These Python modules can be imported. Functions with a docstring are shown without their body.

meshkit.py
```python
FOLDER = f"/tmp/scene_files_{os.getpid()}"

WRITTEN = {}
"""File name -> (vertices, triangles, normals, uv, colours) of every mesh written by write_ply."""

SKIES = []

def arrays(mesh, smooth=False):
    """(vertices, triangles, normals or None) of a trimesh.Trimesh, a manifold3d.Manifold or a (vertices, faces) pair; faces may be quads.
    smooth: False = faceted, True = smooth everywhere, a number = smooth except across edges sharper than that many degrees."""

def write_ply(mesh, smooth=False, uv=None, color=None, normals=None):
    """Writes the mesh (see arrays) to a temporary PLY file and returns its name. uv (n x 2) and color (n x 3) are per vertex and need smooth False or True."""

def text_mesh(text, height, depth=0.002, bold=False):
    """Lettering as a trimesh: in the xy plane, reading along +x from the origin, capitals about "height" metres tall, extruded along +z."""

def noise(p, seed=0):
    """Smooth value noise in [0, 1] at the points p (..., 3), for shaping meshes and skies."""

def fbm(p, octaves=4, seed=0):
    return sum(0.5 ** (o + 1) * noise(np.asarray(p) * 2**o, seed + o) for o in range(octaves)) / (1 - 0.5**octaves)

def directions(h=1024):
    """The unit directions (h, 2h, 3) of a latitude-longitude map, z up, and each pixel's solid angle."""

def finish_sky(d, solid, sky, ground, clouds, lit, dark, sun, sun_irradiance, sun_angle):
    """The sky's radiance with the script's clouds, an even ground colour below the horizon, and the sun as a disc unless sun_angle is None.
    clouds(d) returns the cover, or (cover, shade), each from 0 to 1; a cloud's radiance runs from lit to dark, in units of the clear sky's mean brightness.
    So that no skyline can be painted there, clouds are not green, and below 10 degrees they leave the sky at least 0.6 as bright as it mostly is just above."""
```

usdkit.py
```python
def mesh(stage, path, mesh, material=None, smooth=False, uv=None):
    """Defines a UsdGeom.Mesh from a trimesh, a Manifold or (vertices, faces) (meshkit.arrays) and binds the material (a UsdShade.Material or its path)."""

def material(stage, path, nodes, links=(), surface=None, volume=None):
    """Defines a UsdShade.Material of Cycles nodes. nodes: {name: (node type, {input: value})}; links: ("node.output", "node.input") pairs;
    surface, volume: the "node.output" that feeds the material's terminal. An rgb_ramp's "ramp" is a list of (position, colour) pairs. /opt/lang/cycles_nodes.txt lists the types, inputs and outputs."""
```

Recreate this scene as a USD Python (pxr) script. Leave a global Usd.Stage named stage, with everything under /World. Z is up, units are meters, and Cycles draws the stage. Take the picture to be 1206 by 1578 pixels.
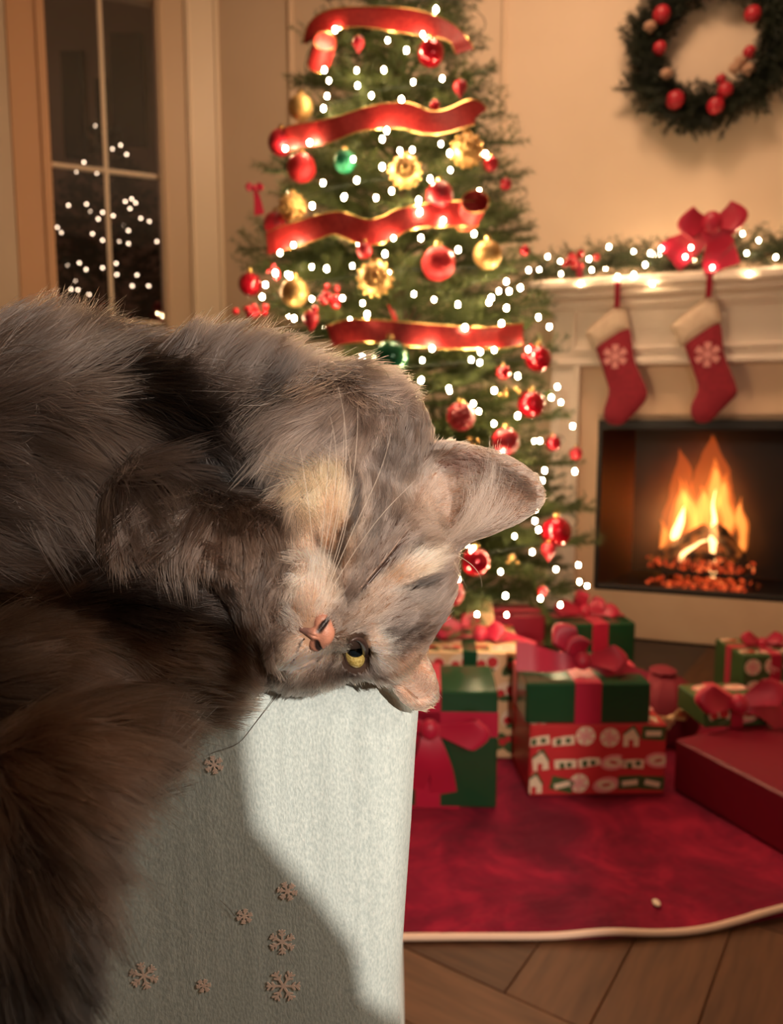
import math, random
import numpy as np, trimesh, usdkit, meshkit, manifold3d
from scipy.ndimage import map_coordinates, gaussian_filter
from scipy.spatial import cKDTree
from shapely.geometry import Polygon, Point, LineString
from shapely import affinity, contains_xy
from pxr import Usd, UsdGeom, UsdLux, UsdShade, Sdf, Gf, Vt

stage = Usd.Stage.CreateInMemory()
UsdGeom.SetStageUpAxis(stage, 'Z'); UsdGeom.SetStageMetersPerUnit(stage, 1.0)
UsdGeom.Xform.Define(stage, '/World'); UsdGeom.Scope.Define(stage, '/World/Looks')
random.seed(4); rng = np.random.default_rng(4)
T_ = Sdf.ValueTypeNames

# ------------------------------------------------------------------ camera, light, exposure
FPX, CX, CY, PITCH = 1170.0, 603.0, 789.0, math.radians(6.7)
EYE = np.array([0.0, 0.0, 0.8])
FW = np.array([0, math.cos(PITCH), -math.sin(PITCH)]); UPV = np.array([0, math.sin(PITCH), math.cos(PITCH)]); RT = np.array([1.0, 0, 0])
cam = UsdGeom.Camera.Define(stage, '/World/camera')
cam.AddTransformOp().Set(Gf.Matrix4d(*RT, 0, *UPV, 0, *(-FW), 0, *EYE, 1))
cam.CreateHorizontalApertureAttr(36.0); cam.CreateVerticalApertureAttr(36.0 * 1578 / 1206)
cam.CreateFocalLengthAttr(36.0 * FPX / 1206)
cam.CreateFocusDistanceAttr(0.345); cam.CreateFStopAttr(36.0 * FPX / 1206 / 2.8)
cam.CreateClippingRangeAttr((0.02, 200.0)); cam.CreateExposureAttr(0.0)

LAMP = np.array([0.42, -0.95, 1.22]); LAMP_AIM = np.array([0.005, 0.36, 0.67])
KEY_COLOR, KEY_POWER = (1.0, 0.84, 0.70), 1.1
WARM = (1.0, 0.63, 0.39)


def look_matrix(p, target):
    z = np.asarray(p, float) - target; z /= np.linalg.norm(z)
    x = np.cross([0, 0, 1.0], z); x = x / np.linalg.norm(x) if np.linalg.norm(x) > 1e-6 else np.array([1.0, 0, 0])
    y = np.cross(z, x)
    return Gf.Matrix4d(*x, 0, *y, 0, *z, 0, *p, 1)


lamp = UsdLux.SphereLight.Define(stage, '/World/unseen_reading_light')  # out of view, placed to light the face and cloth
lamp.AddTransformOp().Set(look_matrix(LAMP, LAMP_AIM))
lamp.CreateRadiusAttr(0.006); lamp.CreateColorAttr(Gf.Vec3f(*KEY_COLOR)); lamp.CreateIntensityAttr(70000 * KEY_POWER)
sh = UsdLux.ShapingAPI.Apply(lamp.GetPrim()); sh.CreateShapingConeAngleAttr(17.0); sh.CreateShapingConeSoftnessAttr(0.25)
room = UsdLux.RectLight.Define(stage, '/World/unseen_ceiling_light')  # out of view, placed to light the back wall and tree
room.AddTransformOp().Set(look_matrix((0.36, 1.85, 2.84), np.array([0.2, 2.4, 0.0])))
room.CreateWidthAttr(0.5); room.CreateHeightAttr(0.5); room.CreateColorAttr(Gf.Vec3f(*WARM)); room.CreateIntensityAttr(33.0)
FILL_GLOBE = np.array([0.60, -0.12, 1.15])
globe = UsdLux.SphereLight.Define(stage, '/World/fill_globe_light'); globe.AddTranslateOp().Set(Gf.Vec3d(*FILL_GLOBE))  # added fill that brightens the shaded part of the cloth
globe.CreateRadiusAttr(0.11); globe.CreateColorAttr(Gf.Vec3f(1.0, .80, .62)); globe.CreateIntensityAttr(31.0)
dome = UsdLux.DomeLight.Define(stage, '/World/night_sky'); dome.CreateColorAttr(Gf.Vec3f(0.35, 0.4, 0.6)); dome.CreateIntensityAttr(0.004)


# ------------------------------------------------------------------ helpers: camera rays
def ray(px, py):
    return FW + RT * (px - CX) / FPX - UPV * (py - CY) / FPX


def at(px, py, d):
    return EYE + ray(px, py) * d


def on_plane(px, py, p0, n):
    r = ray(px, py)
    return EYE + r * (np.dot(np.asarray(p0) - EYE, n) / np.dot(r, n))


def on_floor(px, py, z=0.0):
    return on_plane(px, py, (0, 0, z), np.array([0, 0, 1.0]))


def pix(p):
    q = np.asarray(p) - EYE
    d = q @ FW
    return np.stack([CX + FPX * (q @ RT) / d, CY - FPX * (q @ UPV) / d], -1)


# ------------------------------------------------------------------ helpers: prims
used = {}


def numbered(parent, name):
    k = (parent, name); n = used.get(k, 0); used[k] = n + 1
    return f'{parent}/{name}' if n == 0 else f'{parent}/{name}_{n:03d}'


def keys(prim, label=None, cat=None, group=None, kind=None):
    for k, v in (('label', label), ('category', cat), ('group', group), ('kind', kind)):
        if v: prim.SetCustomDataByKey(k, v)
    return prim


class Thing:
    def __init__(self, name, label, cat, loc=(0, 0, 0), group=None, kind=None):
        self.path = numbered('/World', name); self.loc = np.asarray(loc, float)
        x = UsdGeom.Xform.Define(stage, self.path); x.AddTranslateOp().Set(Gf.Vec3d(*map(float, self.loc)))
        keys(x.GetPrim(), label, cat, group, kind)

    def part(self, name, mesh, mat, smooth=35, label=None, kind=None):
        return Part(self, self.path, name, mesh, mat, smooth, label, kind)


class Part:
    def __init__(self, thing, parent, name, mesh, mat, smooth, label=None, kind=None):
        self.thing = thing; self.path = numbered(parent, name)
        m = join(mesh) if isinstance(mesh, list) else mesh
        m = trimesh.Trimesh(np.asarray(m.vertices) - thing.loc, np.asarray(m.faces), process=False)
        g = usdkit.mesh(stage, self.path, m, mat, smooth=smooth)
        keys(g.GetPrim(), label, None, None, kind); self.prim = g.GetPrim()

    def part(self, name, mesh, mat, smooth=35, label=None, kind=None):
        return Part(self.thing, self.path, name, mesh, mat, smooth, label, kind)


def single(name, mesh, mat, label=None, cat=None, group=None, kind=None, smooth=35):
    m = join(mesh) if isinstance(mesh, list) else mesh
    p = numbered('/World', name)
    g = usdkit.mesh(stage, p, m, mat, smooth=smooth)
    return keys(g.GetPrim(), label, cat, group, kind)


def join(ms):
    return trimesh.util.concatenate(ms)


# ------------------------------------------------------------------ helpers: meshes
def box(c, s, R=None, bevel=0.0):
    s = np.asarray(s, float)
    if bevel > 0:
        b = min(bevel, s.min() * .45); h = s / 2
        pts = []
        for sx in (-1, 1):
            for sy in (-1, 1):
                for sz in (-1, 1):
                    q = np.array([sx, sy, sz]) * h
                    for k in range(3):
                        e = q.copy()
                        for j in range(3):
                            if j != k: e[j] -= np.sign(e[j]) * b
                        pts.append(e)
        m = trimesh.convex.convex_hull(np.array(pts))
    else:
        m = trimesh.creation.box(s)
    M = np.eye(4)
    if R is not None: M[:3, :3] = R
    M[:3, 3] = c
    m.apply_transform(M)
    return m


def rotz(a):
    return np.array([[math.cos(a), -math.sin(a), 0], [math.sin(a), math.cos(a), 0], [0, 0, 1]])


def tube(P, r, n=8, caps=True):
    P = np.asarray(P, float); k = len(P); r = np.broadcast_to(np.asarray(r, float), (k,))
    t = np.gradient(P, axis=0); t /= np.linalg.norm(t, axis=1, keepdims=True) + 1e-12
    ref = np.array([0, 0, 1.0]) if abs(t[:, 2]).mean() < .8 else np.array([1.0, 0, 0])
    a = np.cross(t, ref); a /= np.linalg.norm(a, axis=1, keepdims=True) + 1e-12; b = np.cross(t, a)
    th = np.arange(n) * 2 * math.pi / n
    V = (P[:, None] + r[:, None, None] * (np.cos(th)[None, :, None] * a[:, None] + np.sin(th)[None, :, None] * b[:, None])).reshape(-1, 3)
    F = []
    for i in range(k - 1):
        for j in range(n):
            q = [i * n + j, i * n + (j + 1) % n, (i + 1) * n + (j + 1) % n, (i + 1) * n + j]
            F += [[q[0], q[2], q[1]], [q[0], q[3], q[2]]]
    if caps:
        V = np.vstack([V, P[0], P[-1]]); c0, c1 = len(V) - 2, len(V) - 1
        for j in range(n):
            F += [[c0, j, (j + 1) % n], [c1, (k - 1) * n + (j + 1) % n, (k - 1) * n + j]]
    m = trimesh.Trimesh(V, np.array(F), process=False)
    return m


def sphere(c, r, sub=2, scale=None, R=None):
    m = trimesh.creation.icosphere(sub, 1.0)
    v = m.vertices * (np.asarray(scale) if scale is not None else 1.0) * r
    if R is not None: v = v @ np.asarray(R).T
    return trimesh.Trimesh(v + np.asarray(c), m.faces, process=False)


def lathe(prof, c, n=20, axis=None):
    prof = np.asarray(prof, float); th = np.arange(n) * 2 * math.pi / n
    V = np.stack([prof[:, None, 0] * np.cos(th), prof[:, None, 0] * np.sin(th), np.broadcast_to(prof[:, None, 1], (len(prof), n))], -1).reshape(-1, 3)
    F = []
    for i in range(len(prof) - 1):
        for j in range(n):
            a, b = i * n + j, i * n + (j + 1) % n
            F += [[a, b, b + n], [a, b + n, a + n]]
    m = trimesh.Trimesh(V, np.array(F), process=False)
    if axis is not None: m.apply_transform(trimesh.geometry.align_vectors([0, 0, 1], axis))
    m.apply_translation(c)
    return m


def strip(P, Wd, width, thick=0.0012):
    """A ribbon along P with half-width direction Wd (per point), a thin closed solid."""
    P = np.asarray(P, float); Wd = np.asarray(Wd, float); k = len(P)
    w = np.broadcast_to(np.asarray(width, float), (k,))[:, None] / 2
    t = np.gradient(P, axis=0); n = np.cross(t, Wd); n /= np.linalg.norm(n, axis=1, keepdims=True) + 1e-12
    V = np.concatenate([P + Wd * w + n * thick / 2, P - Wd * w + n * thick / 2, P - Wd * w - n * thick / 2, P + Wd * w - n * thick / 2])
    F = []
    for i in range(k - 1):
        for a in range(4):
            b = (a + 1) % 4
            F += [[a * k + i, b * k + i, b * k + i + 1], [a * k + i, b * k + i + 1, a * k + i + 1]]
    F += [[0, k, 2 * k], [0, 2 * k, 3 * k], [k - 1, 3 * k - 1, 2 * k - 1], [k - 1, 4 * k - 1, 3 * k - 1]]
    return trimesh.Trimesh(V, np.array(F), process=False)


def spline(P, n):
    P = np.asarray(P, float); k = len(P)
    if k < 3: return P[0] + (P[-1] - P[0]) * np.linspace(0, 1, n)[:, None]
    from scipy.interpolate import CubicSpline
    return CubicSpline(np.arange(k), P)(np.linspace(0, k - 1, n))


def extrude(poly, depth, O, X, Y):
    """shapely polygon in the plane (O, X, Y), extruded along X x Y by depth."""
    gs = getattr(poly, 'geoms', [poly]); out = []
    Z = np.cross(X, Y)
    for g in gs:
        m = trimesh.creation.extrude_polygon(g, depth, engine='earcut')
        v = np.asarray(m.vertices); m = trimesh.Trimesh(O + v[:, :1] * X + v[:, 1:2] * Y + v[:, 2:] * Z, m.faces, process=False)
        out.append(m)
    return join(out)


def nets(F, o, h):
    """Surface nets: the zero surface of the grid F (negative inside)."""
    s = F < 0
    nx, ny, nz = F.shape
    c = [s[i:nx - 1 + i, j:ny - 1 + j, k:nz - 1 + k] for i in (0, 1) for j in (0, 1) for k in (0, 1)]
    cnt = sum(x.astype(np.int8) for x in c)
    act = (cnt > 0) & (cnt < 8)
    I = np.argwhere(act); idx = -np.ones(act.shape, np.int64); idx[act] = np.arange(len(I))
    acc = np.zeros((len(I), 3)); n = np.zeros(len(I))
    corners = np.array([(i, j, k) for i in (0, 1) for j in (0, 1) for k in (0, 1)])
    vals = np.stack([F[I[:, 0] + a, I[:, 1] + b, I[:, 2] + d] for a, b, d in corners], 1)
    for a in range(8):
        for b in range(a + 1, 8):
            if np.abs(corners[a] - corners[b]).sum() == 1:
                x = (vals[:, a] < 0) != (vals[:, b] < 0)
                t = np.where(x, vals[:, a] / np.where(x, vals[:, a] - vals[:, b], 1), 0)
                acc += np.where(x[:, None], corners[a] + t[:, None] * (corners[b] - corners[a]), 0); n += x
    V = (I + acc / n[:, None]) * h + o
    Q = []
    for ax in range(3):
        b_, c_ = (ax + 1) % 3, (ax + 2) % 3
        sl0 = [slice(None)] * 3; sl1 = [slice(None)] * 3
        sl0[ax] = slice(0, -1); sl1[ax] = slice(1, None)
        e = s[tuple(sl0)] != s[tuple(sl1)]
        E_ = np.argwhere(e)
        E_ = E_[(E_[:, b_] > 0) & (E_[:, c_] > 0) & (E_[:, b_] < F.shape[b_] - 1) & (E_[:, c_] < F.shape[c_] - 1)]
        flip = s[E_[:, 0], E_[:, 1], E_[:, 2]]
        off = np.zeros(3, int); ob = off.copy(); ob[b_] = 1; oc = off.copy(); oc[c_] = 1
        q = np.stack([idx[tuple((E_ - ob - oc).T)], idx[tuple((E_ - oc).T)], idx[tuple(E_.T)], idx[tuple((E_ - ob).T)]], 1)
        q[~flip] = q[~flip][:, ::-1]
        Q.append(q)
    Q = np.vstack(Q)
    Q = Q[(Q >= 0).all(1)]
    return trimesh.Trimesh(V, np.vstack([Q[:, [0, 1, 2]], Q[:, [0, 2, 3]]]), process=False)


def puff(poly, t, h, O, X, Y):
    """A stuffed flat shape: outline poly (metres), half thickness t, in the plane (O, X, Y)."""
    x0, y0, x1, y1 = poly.bounds
    gx, gy, gz = np.arange(x0 - 3 * h, x1 + 4 * h, h), np.arange(y0 - 3 * h, y1 + 4 * h, h), np.arange(-t - 3 * h, t + 4 * h, h)
    A, B = np.meshgrid(gx, gy, indexing='ij')
    ins = contains_xy(poly, A.ravel(), B.ravel()).reshape(A.shape)
    ring = poly.exterior
    L_ = np.linspace(0, ring.length, 400); rp = np.array([ring.interpolate(l).coords[0] for l in L_])
    d = cKDTree(rp).query(np.c_[A.ravel(), B.ravel()])[0].reshape(A.shape)
    d = np.where(ins, d, -d)
    w = max(d.max() * .8, h)
    prof = np.where(d > 0, t * np.sqrt(np.clip(1 - (1 - np.clip(d / w, 0, 1)) ** 2, 0, 1)), d)
    Fd = np.abs(gz)[None, None, :] - prof[:, :, None]
    m = nets(Fd, np.array([gx[0], gy[0], gz[0]]), h)
    trimesh.smoothing.filter_taubin(m, iterations=6)
    v = np.asarray(m.vertices); Z = np.cross(X, Y)
    return trimesh.Trimesh(O + v[:, :1] * X + v[:, 1:2] * Y + v[:, 2:] * Z, m.faces, process=False)


# ------------------------------------------------------------------ materials
MAT = {}


def pm(name, color, rough=.5, color2=None, scale=20, detail=3, lo=.35, hi=.65, bump=0, bscale=200, stretch=(1, 1, 1), **kw):
    if name in MAT: return MAT[name]
    nodes = {'p': ('principled_bsdf', dict(base_color=color, roughness=rough, **kw))}; links = []
    if color2 is not None or bump:
        nodes['tc'] = ('texture_coordinate', {}); nodes['mp'] = ('mapping', {'scale': stretch}); links.append(('tc.object', 'mp.vector'))
    if color2 is not None:
        nodes['n'] = ('noise_texture', {'scale': scale, 'detail': detail}); nodes['r'] = ('rgb_ramp', {'ramp': [(lo, color), (hi, color2)]})
        links += [('mp.vector', 'n.vector'), ('n.fac', 'r.fac'), ('r.color', 'p.base_color')]
    if bump:
        nodes['bn'] = ('noise_texture', {'scale': bscale, 'detail': 3}); nodes['b'] = ('bump', {'strength': bump, 'distance': .002})
        links += [('mp.vector', 'bn.vector'), ('bn.fac', 'b.height'), ('b.normal', 'p.normal')]
    MAT[name] = usdkit.material(stage, f'/World/Looks/{name}', nodes, links, surface='p.BSDF')
    return MAT[name]


def emit(name, color, strength):
    if name not in MAT:
        MAT[name] = usdkit.material(stage, f'/World/Looks/{name}', {'e': ('emission', {'color': color, 'strength': strength})}, [], surface='e.emission')
    return MAT[name]


WALL = pm('wall_paint', (.73, .57, .42), .7, color2=(.70, .545, .395), scale=3, bump=.05, bscale=300)
TRIM = pm('trim_paint', (.86, .70, .52), .45)
TRIM_DARK = pm('window_paint', (.66, .48, .32), .5)
MANTEL = pm('mantel_paint', (.86, .73, .62), .45)
STONE = pm('surround_stone', (.80, .57, .38), .4, color2=(.74, .51, .33), scale=6, detail=5)
CEIL = pm('ceiling_paint', (.7, .62, .52), .8)
REARW = pm('rear_wall_paint', (.20, .14, .10), .7)
SOOT = pm('firebox_metal', (.012, .010, .009), .45, color2=(.018, .014, .012), scale=9)
SIDEM = pm('firebox_side_metal', (.10, .06, .045), .33, metallic=.6)
IRON = pm('wrought_iron', (.015, .013, .012), .5)
RIB = pm('red_ribbon', (.46, .008, .042), .42, bump=.15, bscale=500, sheen_weight=.3, sheen_tint=(1, .4, .4))
RIBM = pm('red_mesh_ribbon', (.32, .010, .016), .5, color2=(.50, .035, .03), scale=160, bump=.4, bscale=350, emission_color=(0, 0, 0))
GOLD = pm('gold', (.80, .50, .18), .28, metallic=.9)
GOLDM = pm('gold_matte', (.48, .28, .09), .5, color2=(.56, .36, .14), scale=150, metallic=.6)
REDB = pm('red_bauble', (.45, .006, .02), .12, metallic=.55, coat_weight=.6)
REDM = pm('red_matte_bauble', (.46, .014, .028), .42, color2=(.36, .010, .024), scale=30)
REDG = pm('red_glitter_bauble', (.5, .01, .02), .35, color2=(.85, .05, .06), scale=420, bump=.8, bscale=420, metallic=.4)
GRNB = pm('green_bauble', (.01, .13, .06), .18, metallic=.4, coat_weight=.5)
GRNG = pm('green_glitter', (.01, .16, .08), .35, color2=(.03, .36, .18), scale=400, bump=.8, bscale=400, metallic=.4)
BERRY = pm('berry', (.60, .015, .03), .2, coat_weight=.4)
NEEDLE = pm('fir_needles', (.040, .062, .014), .5, color2=(.085, .110, .028), scale=9, bump=0)
NEEDLED = pm('dark_fir_needles', (.010, .016, .008), .6, color2=(.020, .028, .012), scale=9)
BARK = pm('bark', (.09, .055, .03), .8)
GRNP = pm('green_gift_paper', (.008, .058, .022), .26, coat_weight=.35)
REDP = pm('red_gift_paper', (.19, .004, .018), .42)
CREAMP = pm('cream_gift_paper', (.72, .46, .24), .5)
MOTR = pm('red_print', (.55, .03, .035), .4)
MOTC = pm('cream_print', (.80, .62, .44), .4)
MOTP = pm('pink_print', (.80, .30, .30), .4)
MOTG = pm('green_print', (.05, .10, .03), .4)
FELT = pm('red_felt', (.25, .004, .020), .8, color2=(.31, .007, .026), scale=60, bump=.4, bscale=500, sheen_weight=.4, sheen_tint=(1, .5, .5))
FLEECE = pm('cream_fleece', (.74, .58, .44), .9, color2=(.66, .50, .37), scale=60, bump=.9, bscale=250)
PINKT = pm('pink_thread', (.72, .28, .27), .7)
GLOW = emit('bulb_glow', (1.0, .72, .40), 350.0)
GLOWG = emit('garland_bulb_glow', (1.0, .70, .38), 150.0)
GLOWO = emit('reflection_bulb_glow', (1.0, .72, .50), 9.0)
WIRE = pm('green_wire', (.01, .02, .01), .5)
# ------------------------------------------------------------------ the room
ZV = np.array([0, 0, 1.0])
H0 = on_floor(1080, 993)                                            # foot of the fireplace breast
UR = np.array([.942, -.336, 0]); UR /= np.linalg.norm(UR); NB = np.array([UR[1], -UR[0], 0])
WV = np.array([.923, .386, 0]); WV /= np.linalg.norm(WV); NW = np.array([WV[1], -WV[0], 0])
BACK = -.12                                                         # back wall behind the fireplace front
CORNER = on_plane(341, 600, H0 + BACK * NB, NB); CORNER[2] = 0
CEIL_Z = 2.9


def wbox(O, X, N, s0, s1, z0, z1, o0, o1, bevel=0.0):
    c = O + X * (s0 + s1) / 2 + N * (o0 + o1) / 2; c = c + ZV * ((z0 + z1) / 2 - c[2])
    return box(c, (abs(s1 - s0), abs(o1 - o0), abs(z1 - z0)), np.stack([X, np.cross(ZV, X), ZV], 1), bevel)


def fp(px, py, off=0.0):
    p = on_plane(px, py, H0 + off * NB, NB); return (p - H0) @ UR, p[2]


def fbox(s0, s1, z0, z1, o0, o1, bevel=0.0): return wbox(H0 * [1, 1, 0], UR, NB, s0, s1, z0, z1, o0, o1, bevel)


def wp(px, py, off=0.0):
    p = on_plane(px, py, CORNER + off * NW, NW); return (p - CORNER) @ WV, p[2]


def winbox(s0, s1, z0, z1, o0, o1, bevel=0.0): return wbox(CORNER, WV, NW, s0, s1, z0, z1, o0, o1, bevel)


def struct(name, mesh, m, label=None, smooth=35): return single(name, mesh, m, label, kind='structure', smooth=smooth)


# floor: a base slab and herringbone planks
fl = struct('floor', box((0, .6, -.022), (6.4, 6.6, .03)), pm('subfloor', (.05, .03, .02), .8))
PLK = [pm(f'oak_plank_tone{i}', c, .55, color2=tuple(.6 * x for x in c), scale=7, detail=6, lo=.4, hi=.72, bump=.06, bscale=90, stretch=(9, 1, 1), specular_ior_level=.3)
       for i, c in enumerate([(.115, .048, .021), (.080, .032, .014), (.13, .056, .025), (.098, .040, .018)])]
PW, PN, PANG = .12, 5, math.radians(56)
vis = Polygon([on_floor(x, y)[:2] for x, y in ((470, 1650), (1300, 1650), (1300, 1395), (1000, 1425), (470, 1432))]).buffer(.03)
vis2 = Polygon([on_floor(x, y)[:2] for x, y in ((900, 1110), (1320, 1110), (1320, 985), (640, 960), (640, 1060))]).buffer(.05)
dirA = np.array([math.cos(PANG), math.sin(PANG)]); dirB = np.array([-dirA[1], dirA[0]])
org = np.array(on_floor(829, 1456)[:2])
for j in range(-6, 7):
    for k in range(-24, 25):
        for (x0, y0, x1, y1, turn) in ((0, 0, PN, 1, 0), (0, 1, 1, 1 + PN, 1)):
            a, b = k - PN * j, k + PN * j
            cx_, cy_ = (x0 + x1) / 2 + a, (y0 + y1) / 2 + b
            c = org + (dirA * cx_ + dirB * cy_) * PW
            ln, wd = (PN * PW, PW)
            ax = dirA if not turn else dirB
            pl = Polygon([c + ax * sx * ln / 2 + np.array([-ax[1], ax[0]]) * sy * wd / 2 for sx, sy in ((-1, -1), (1, -1), (1, 1), (-1, 1))])
            if not (pl.intersects(vis) or pl.intersects(vis2)): continue
            if (np.array(pl.exterior.coords) - H0[:2]).dot(NB[:2]).min() < 0.0: continue
            R = rotz(math.atan2(ax[1], ax[0]) + math.pi / 2)
            P_ = numbered('/World/floor', 'plank')
            g = usdkit.mesh(stage, P_, box((0, 0, 0), (wd - .0016, ln - .0016, .012), bevel=.0012), PLK[int(rng.integers(4))], smooth=False)
            UsdGeom.Xformable(g).AddTransformOp().Set(Gf.Matrix4d(*R[:, 0], 0, *R[:, 1], 0, *R[:, 2], 0, c[0], c[1], -.006 + .0003 * rng.random(), 1))

struct('ceiling', box((0, .6, CEIL_Z + .03), (6.4, 6.6, .06)), CEIL)
struct('wall_right', box((2.25, .3, CEIL_Z / 2), (.1, 5.6, CEIL_Z)), WALL)
struct('wall_rear', box((0, -2.25, CEIL_Z / 2), (6.2, .1, CEIL_Z)), REARW)
struct('wall_left', box((-3.05, .0, CEIL_Z / 2), (.1, 4.4, CEIL_Z)), WALL)
# window wall
g0, g1 = wp(79, 250)[0], wp(246, 250)[0]
c0, c1 = wp(290, 300)[0], wp(341, 300)[0]
f0 = wp(20, 250)[0]
ZB, ZT = .32, 2.62
struct('wall_window', [winbox(-2.6, f0 + .003, 0, CEIL_Z, -.12, 0), winbox(g1 + .03, .0, 0, CEIL_Z, -.12, 0), winbox(f0 - .02, g1 + .03, ZT + .03, CEIL_Z, -.12, 0), winbox(f0 - .02, g1 + .03, 0, ZB - .03, -.12, 0)], WALL)
w1 = Thing('window_1', None, None, CORNER, kind='structure')
w1.part('jamb', [winbox(g1, c0, ZB, ZT, -.10, .012, .004), winbox(g1 + .012, g1 + .03, ZB, ZT, -.02, .022, .004)], TRIM_DARK)
w1.part('stile', [winbox(f0, g0, ZB, ZT, -.09, .008, .004), winbox(g0 - .035, g0, ZB, ZT, -.05, .02, .006)], pm('window_stile_paint', (.72, .42, .24), .5))
w1.part('rail', winbox(g0, g1, ZT - .06, ZT + .03, -.09, .0), TRIM_DARK)
w1.part('rail', winbox(g0, g1, ZB - .03, ZB + .08, -.09, .0), TRIM_DARK)
mx = wp(164, 260)[0]; mz = wp(164, 259)[1]
w1.part('muntin', winbox(mx - .009, mx + .009, ZB, ZT, -.055, -.03, .003), TRIM)
for k, z in enumerate((mz, mz - .62, mz - 1.24)):
    if z > ZB + .1: w1.part('muntin', winbox(g0, g1, z - .009, z + .009, -.054, -.031, .003), TRIM)
pane_m = usdkit.material(stage, '/World/Looks/window_glass', {'f': ('fresnel', {'IOR': 1.5}), 'k': ('math', {'math_type': 'multiply', 'value2': 1.9, 'use_clamp': True}), 't': ('transparent_bsdf', {}), 'g': ('glossy_bsdf', {'roughness': 0.0, 'color': (1, 1, 1)}), 'm': ('mix_closure', {})},
                         [('f.fac', 'k.value1'), ('k.value', 'm.fac'), ('t.BSDF', 'm.closure1'), ('g.BSDF', 'm.closure2')], surface='m.closure')
zs = [z for z in (ZT - .06, mz, mz - .62, mz - 1.24, ZB + .08) if z >= ZB + .08 - 1e-6]
for a, b in ((g0, mx), (mx, g1)):
    for zt, zb in zip(zs[:-1], zs[1:]):
        w1.part('pane', winbox(a + .004, b - .004, zb + .004, zt - .004, -.0435, -.0425), pane_m)
struct('trim_1', [winbox(c0, c1, 0, ZT + .12, 0, .024, .004), winbox(c0 + .008, c0 + .022, 0, ZT + .1, .02, .032, .004), winbox(c1 - .02, c1, 0, ZT + .1, .02, .034, .004)], TRIM)
struct('trim_2', winbox(f0 - .1, c0, ZT + .03, ZT + .15, 0, .024, .004), TRIM)
# raised panel mouldings on the back wall
for k, px in enumerate((449, 776)):
    s = fp(px, 100, BACK)[0]
    struct(f'trim_{k+3}', [fbox(s - .012, s + .012, .3, 2.75, BACK, BACK + .012, .004), fbox(s - .004, s + .006, .3, 2.75, BACK + .01, BACK + .020, .003)], WALL)
struct('baseboard_back', [fbox(fp(341, 600, BACK)[0] + .02, fp(860, 600)[0], 0, .14, BACK, BACK + .018, .004)], TRIM)
struct('baseboard_left', winbox(g1 + .1, -.01, 0, .14, .024, .04, .004), TRIM)

# fireplace: breast, mantelpiece, firebox
so, zt_o = fp(922, 650)[0], fp(1050, 647)[1]
zb_o = fp(1040, 916)[1]
OW = .98; s1o = so + OW
fpl = Thing('fireplace', 'white panelled mantelpiece fireplace with beige surround and burning log fire in black firebox', 'fireplace', H0 * [1, 1, 0])
sp0, sp1 = fp(849, 560, .06)[0], fp(893, 600, .04)[0]
sq1, sq0 = s1o + (so - sp1), s1o + (so - sp0)
zf = fp(1000, 560, .06)[1]; zsh = fp(850, 431, .16)[1]
fpl.part('surround', [fbox(sp1 - .02, so, 0, zf + .02, BACK, 0), fbox(s1o, sq1 + .02, 0, zf + .02, BACK, 0), fbox(so, s1o, zt_o, zf + .02, BACK, 0)], STONE, smooth=False)
fpl.part('hearth', fbox(sp1 - .02, sq1 + .02, 0, zb_o, BACK, .004, .004), STONE)
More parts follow.
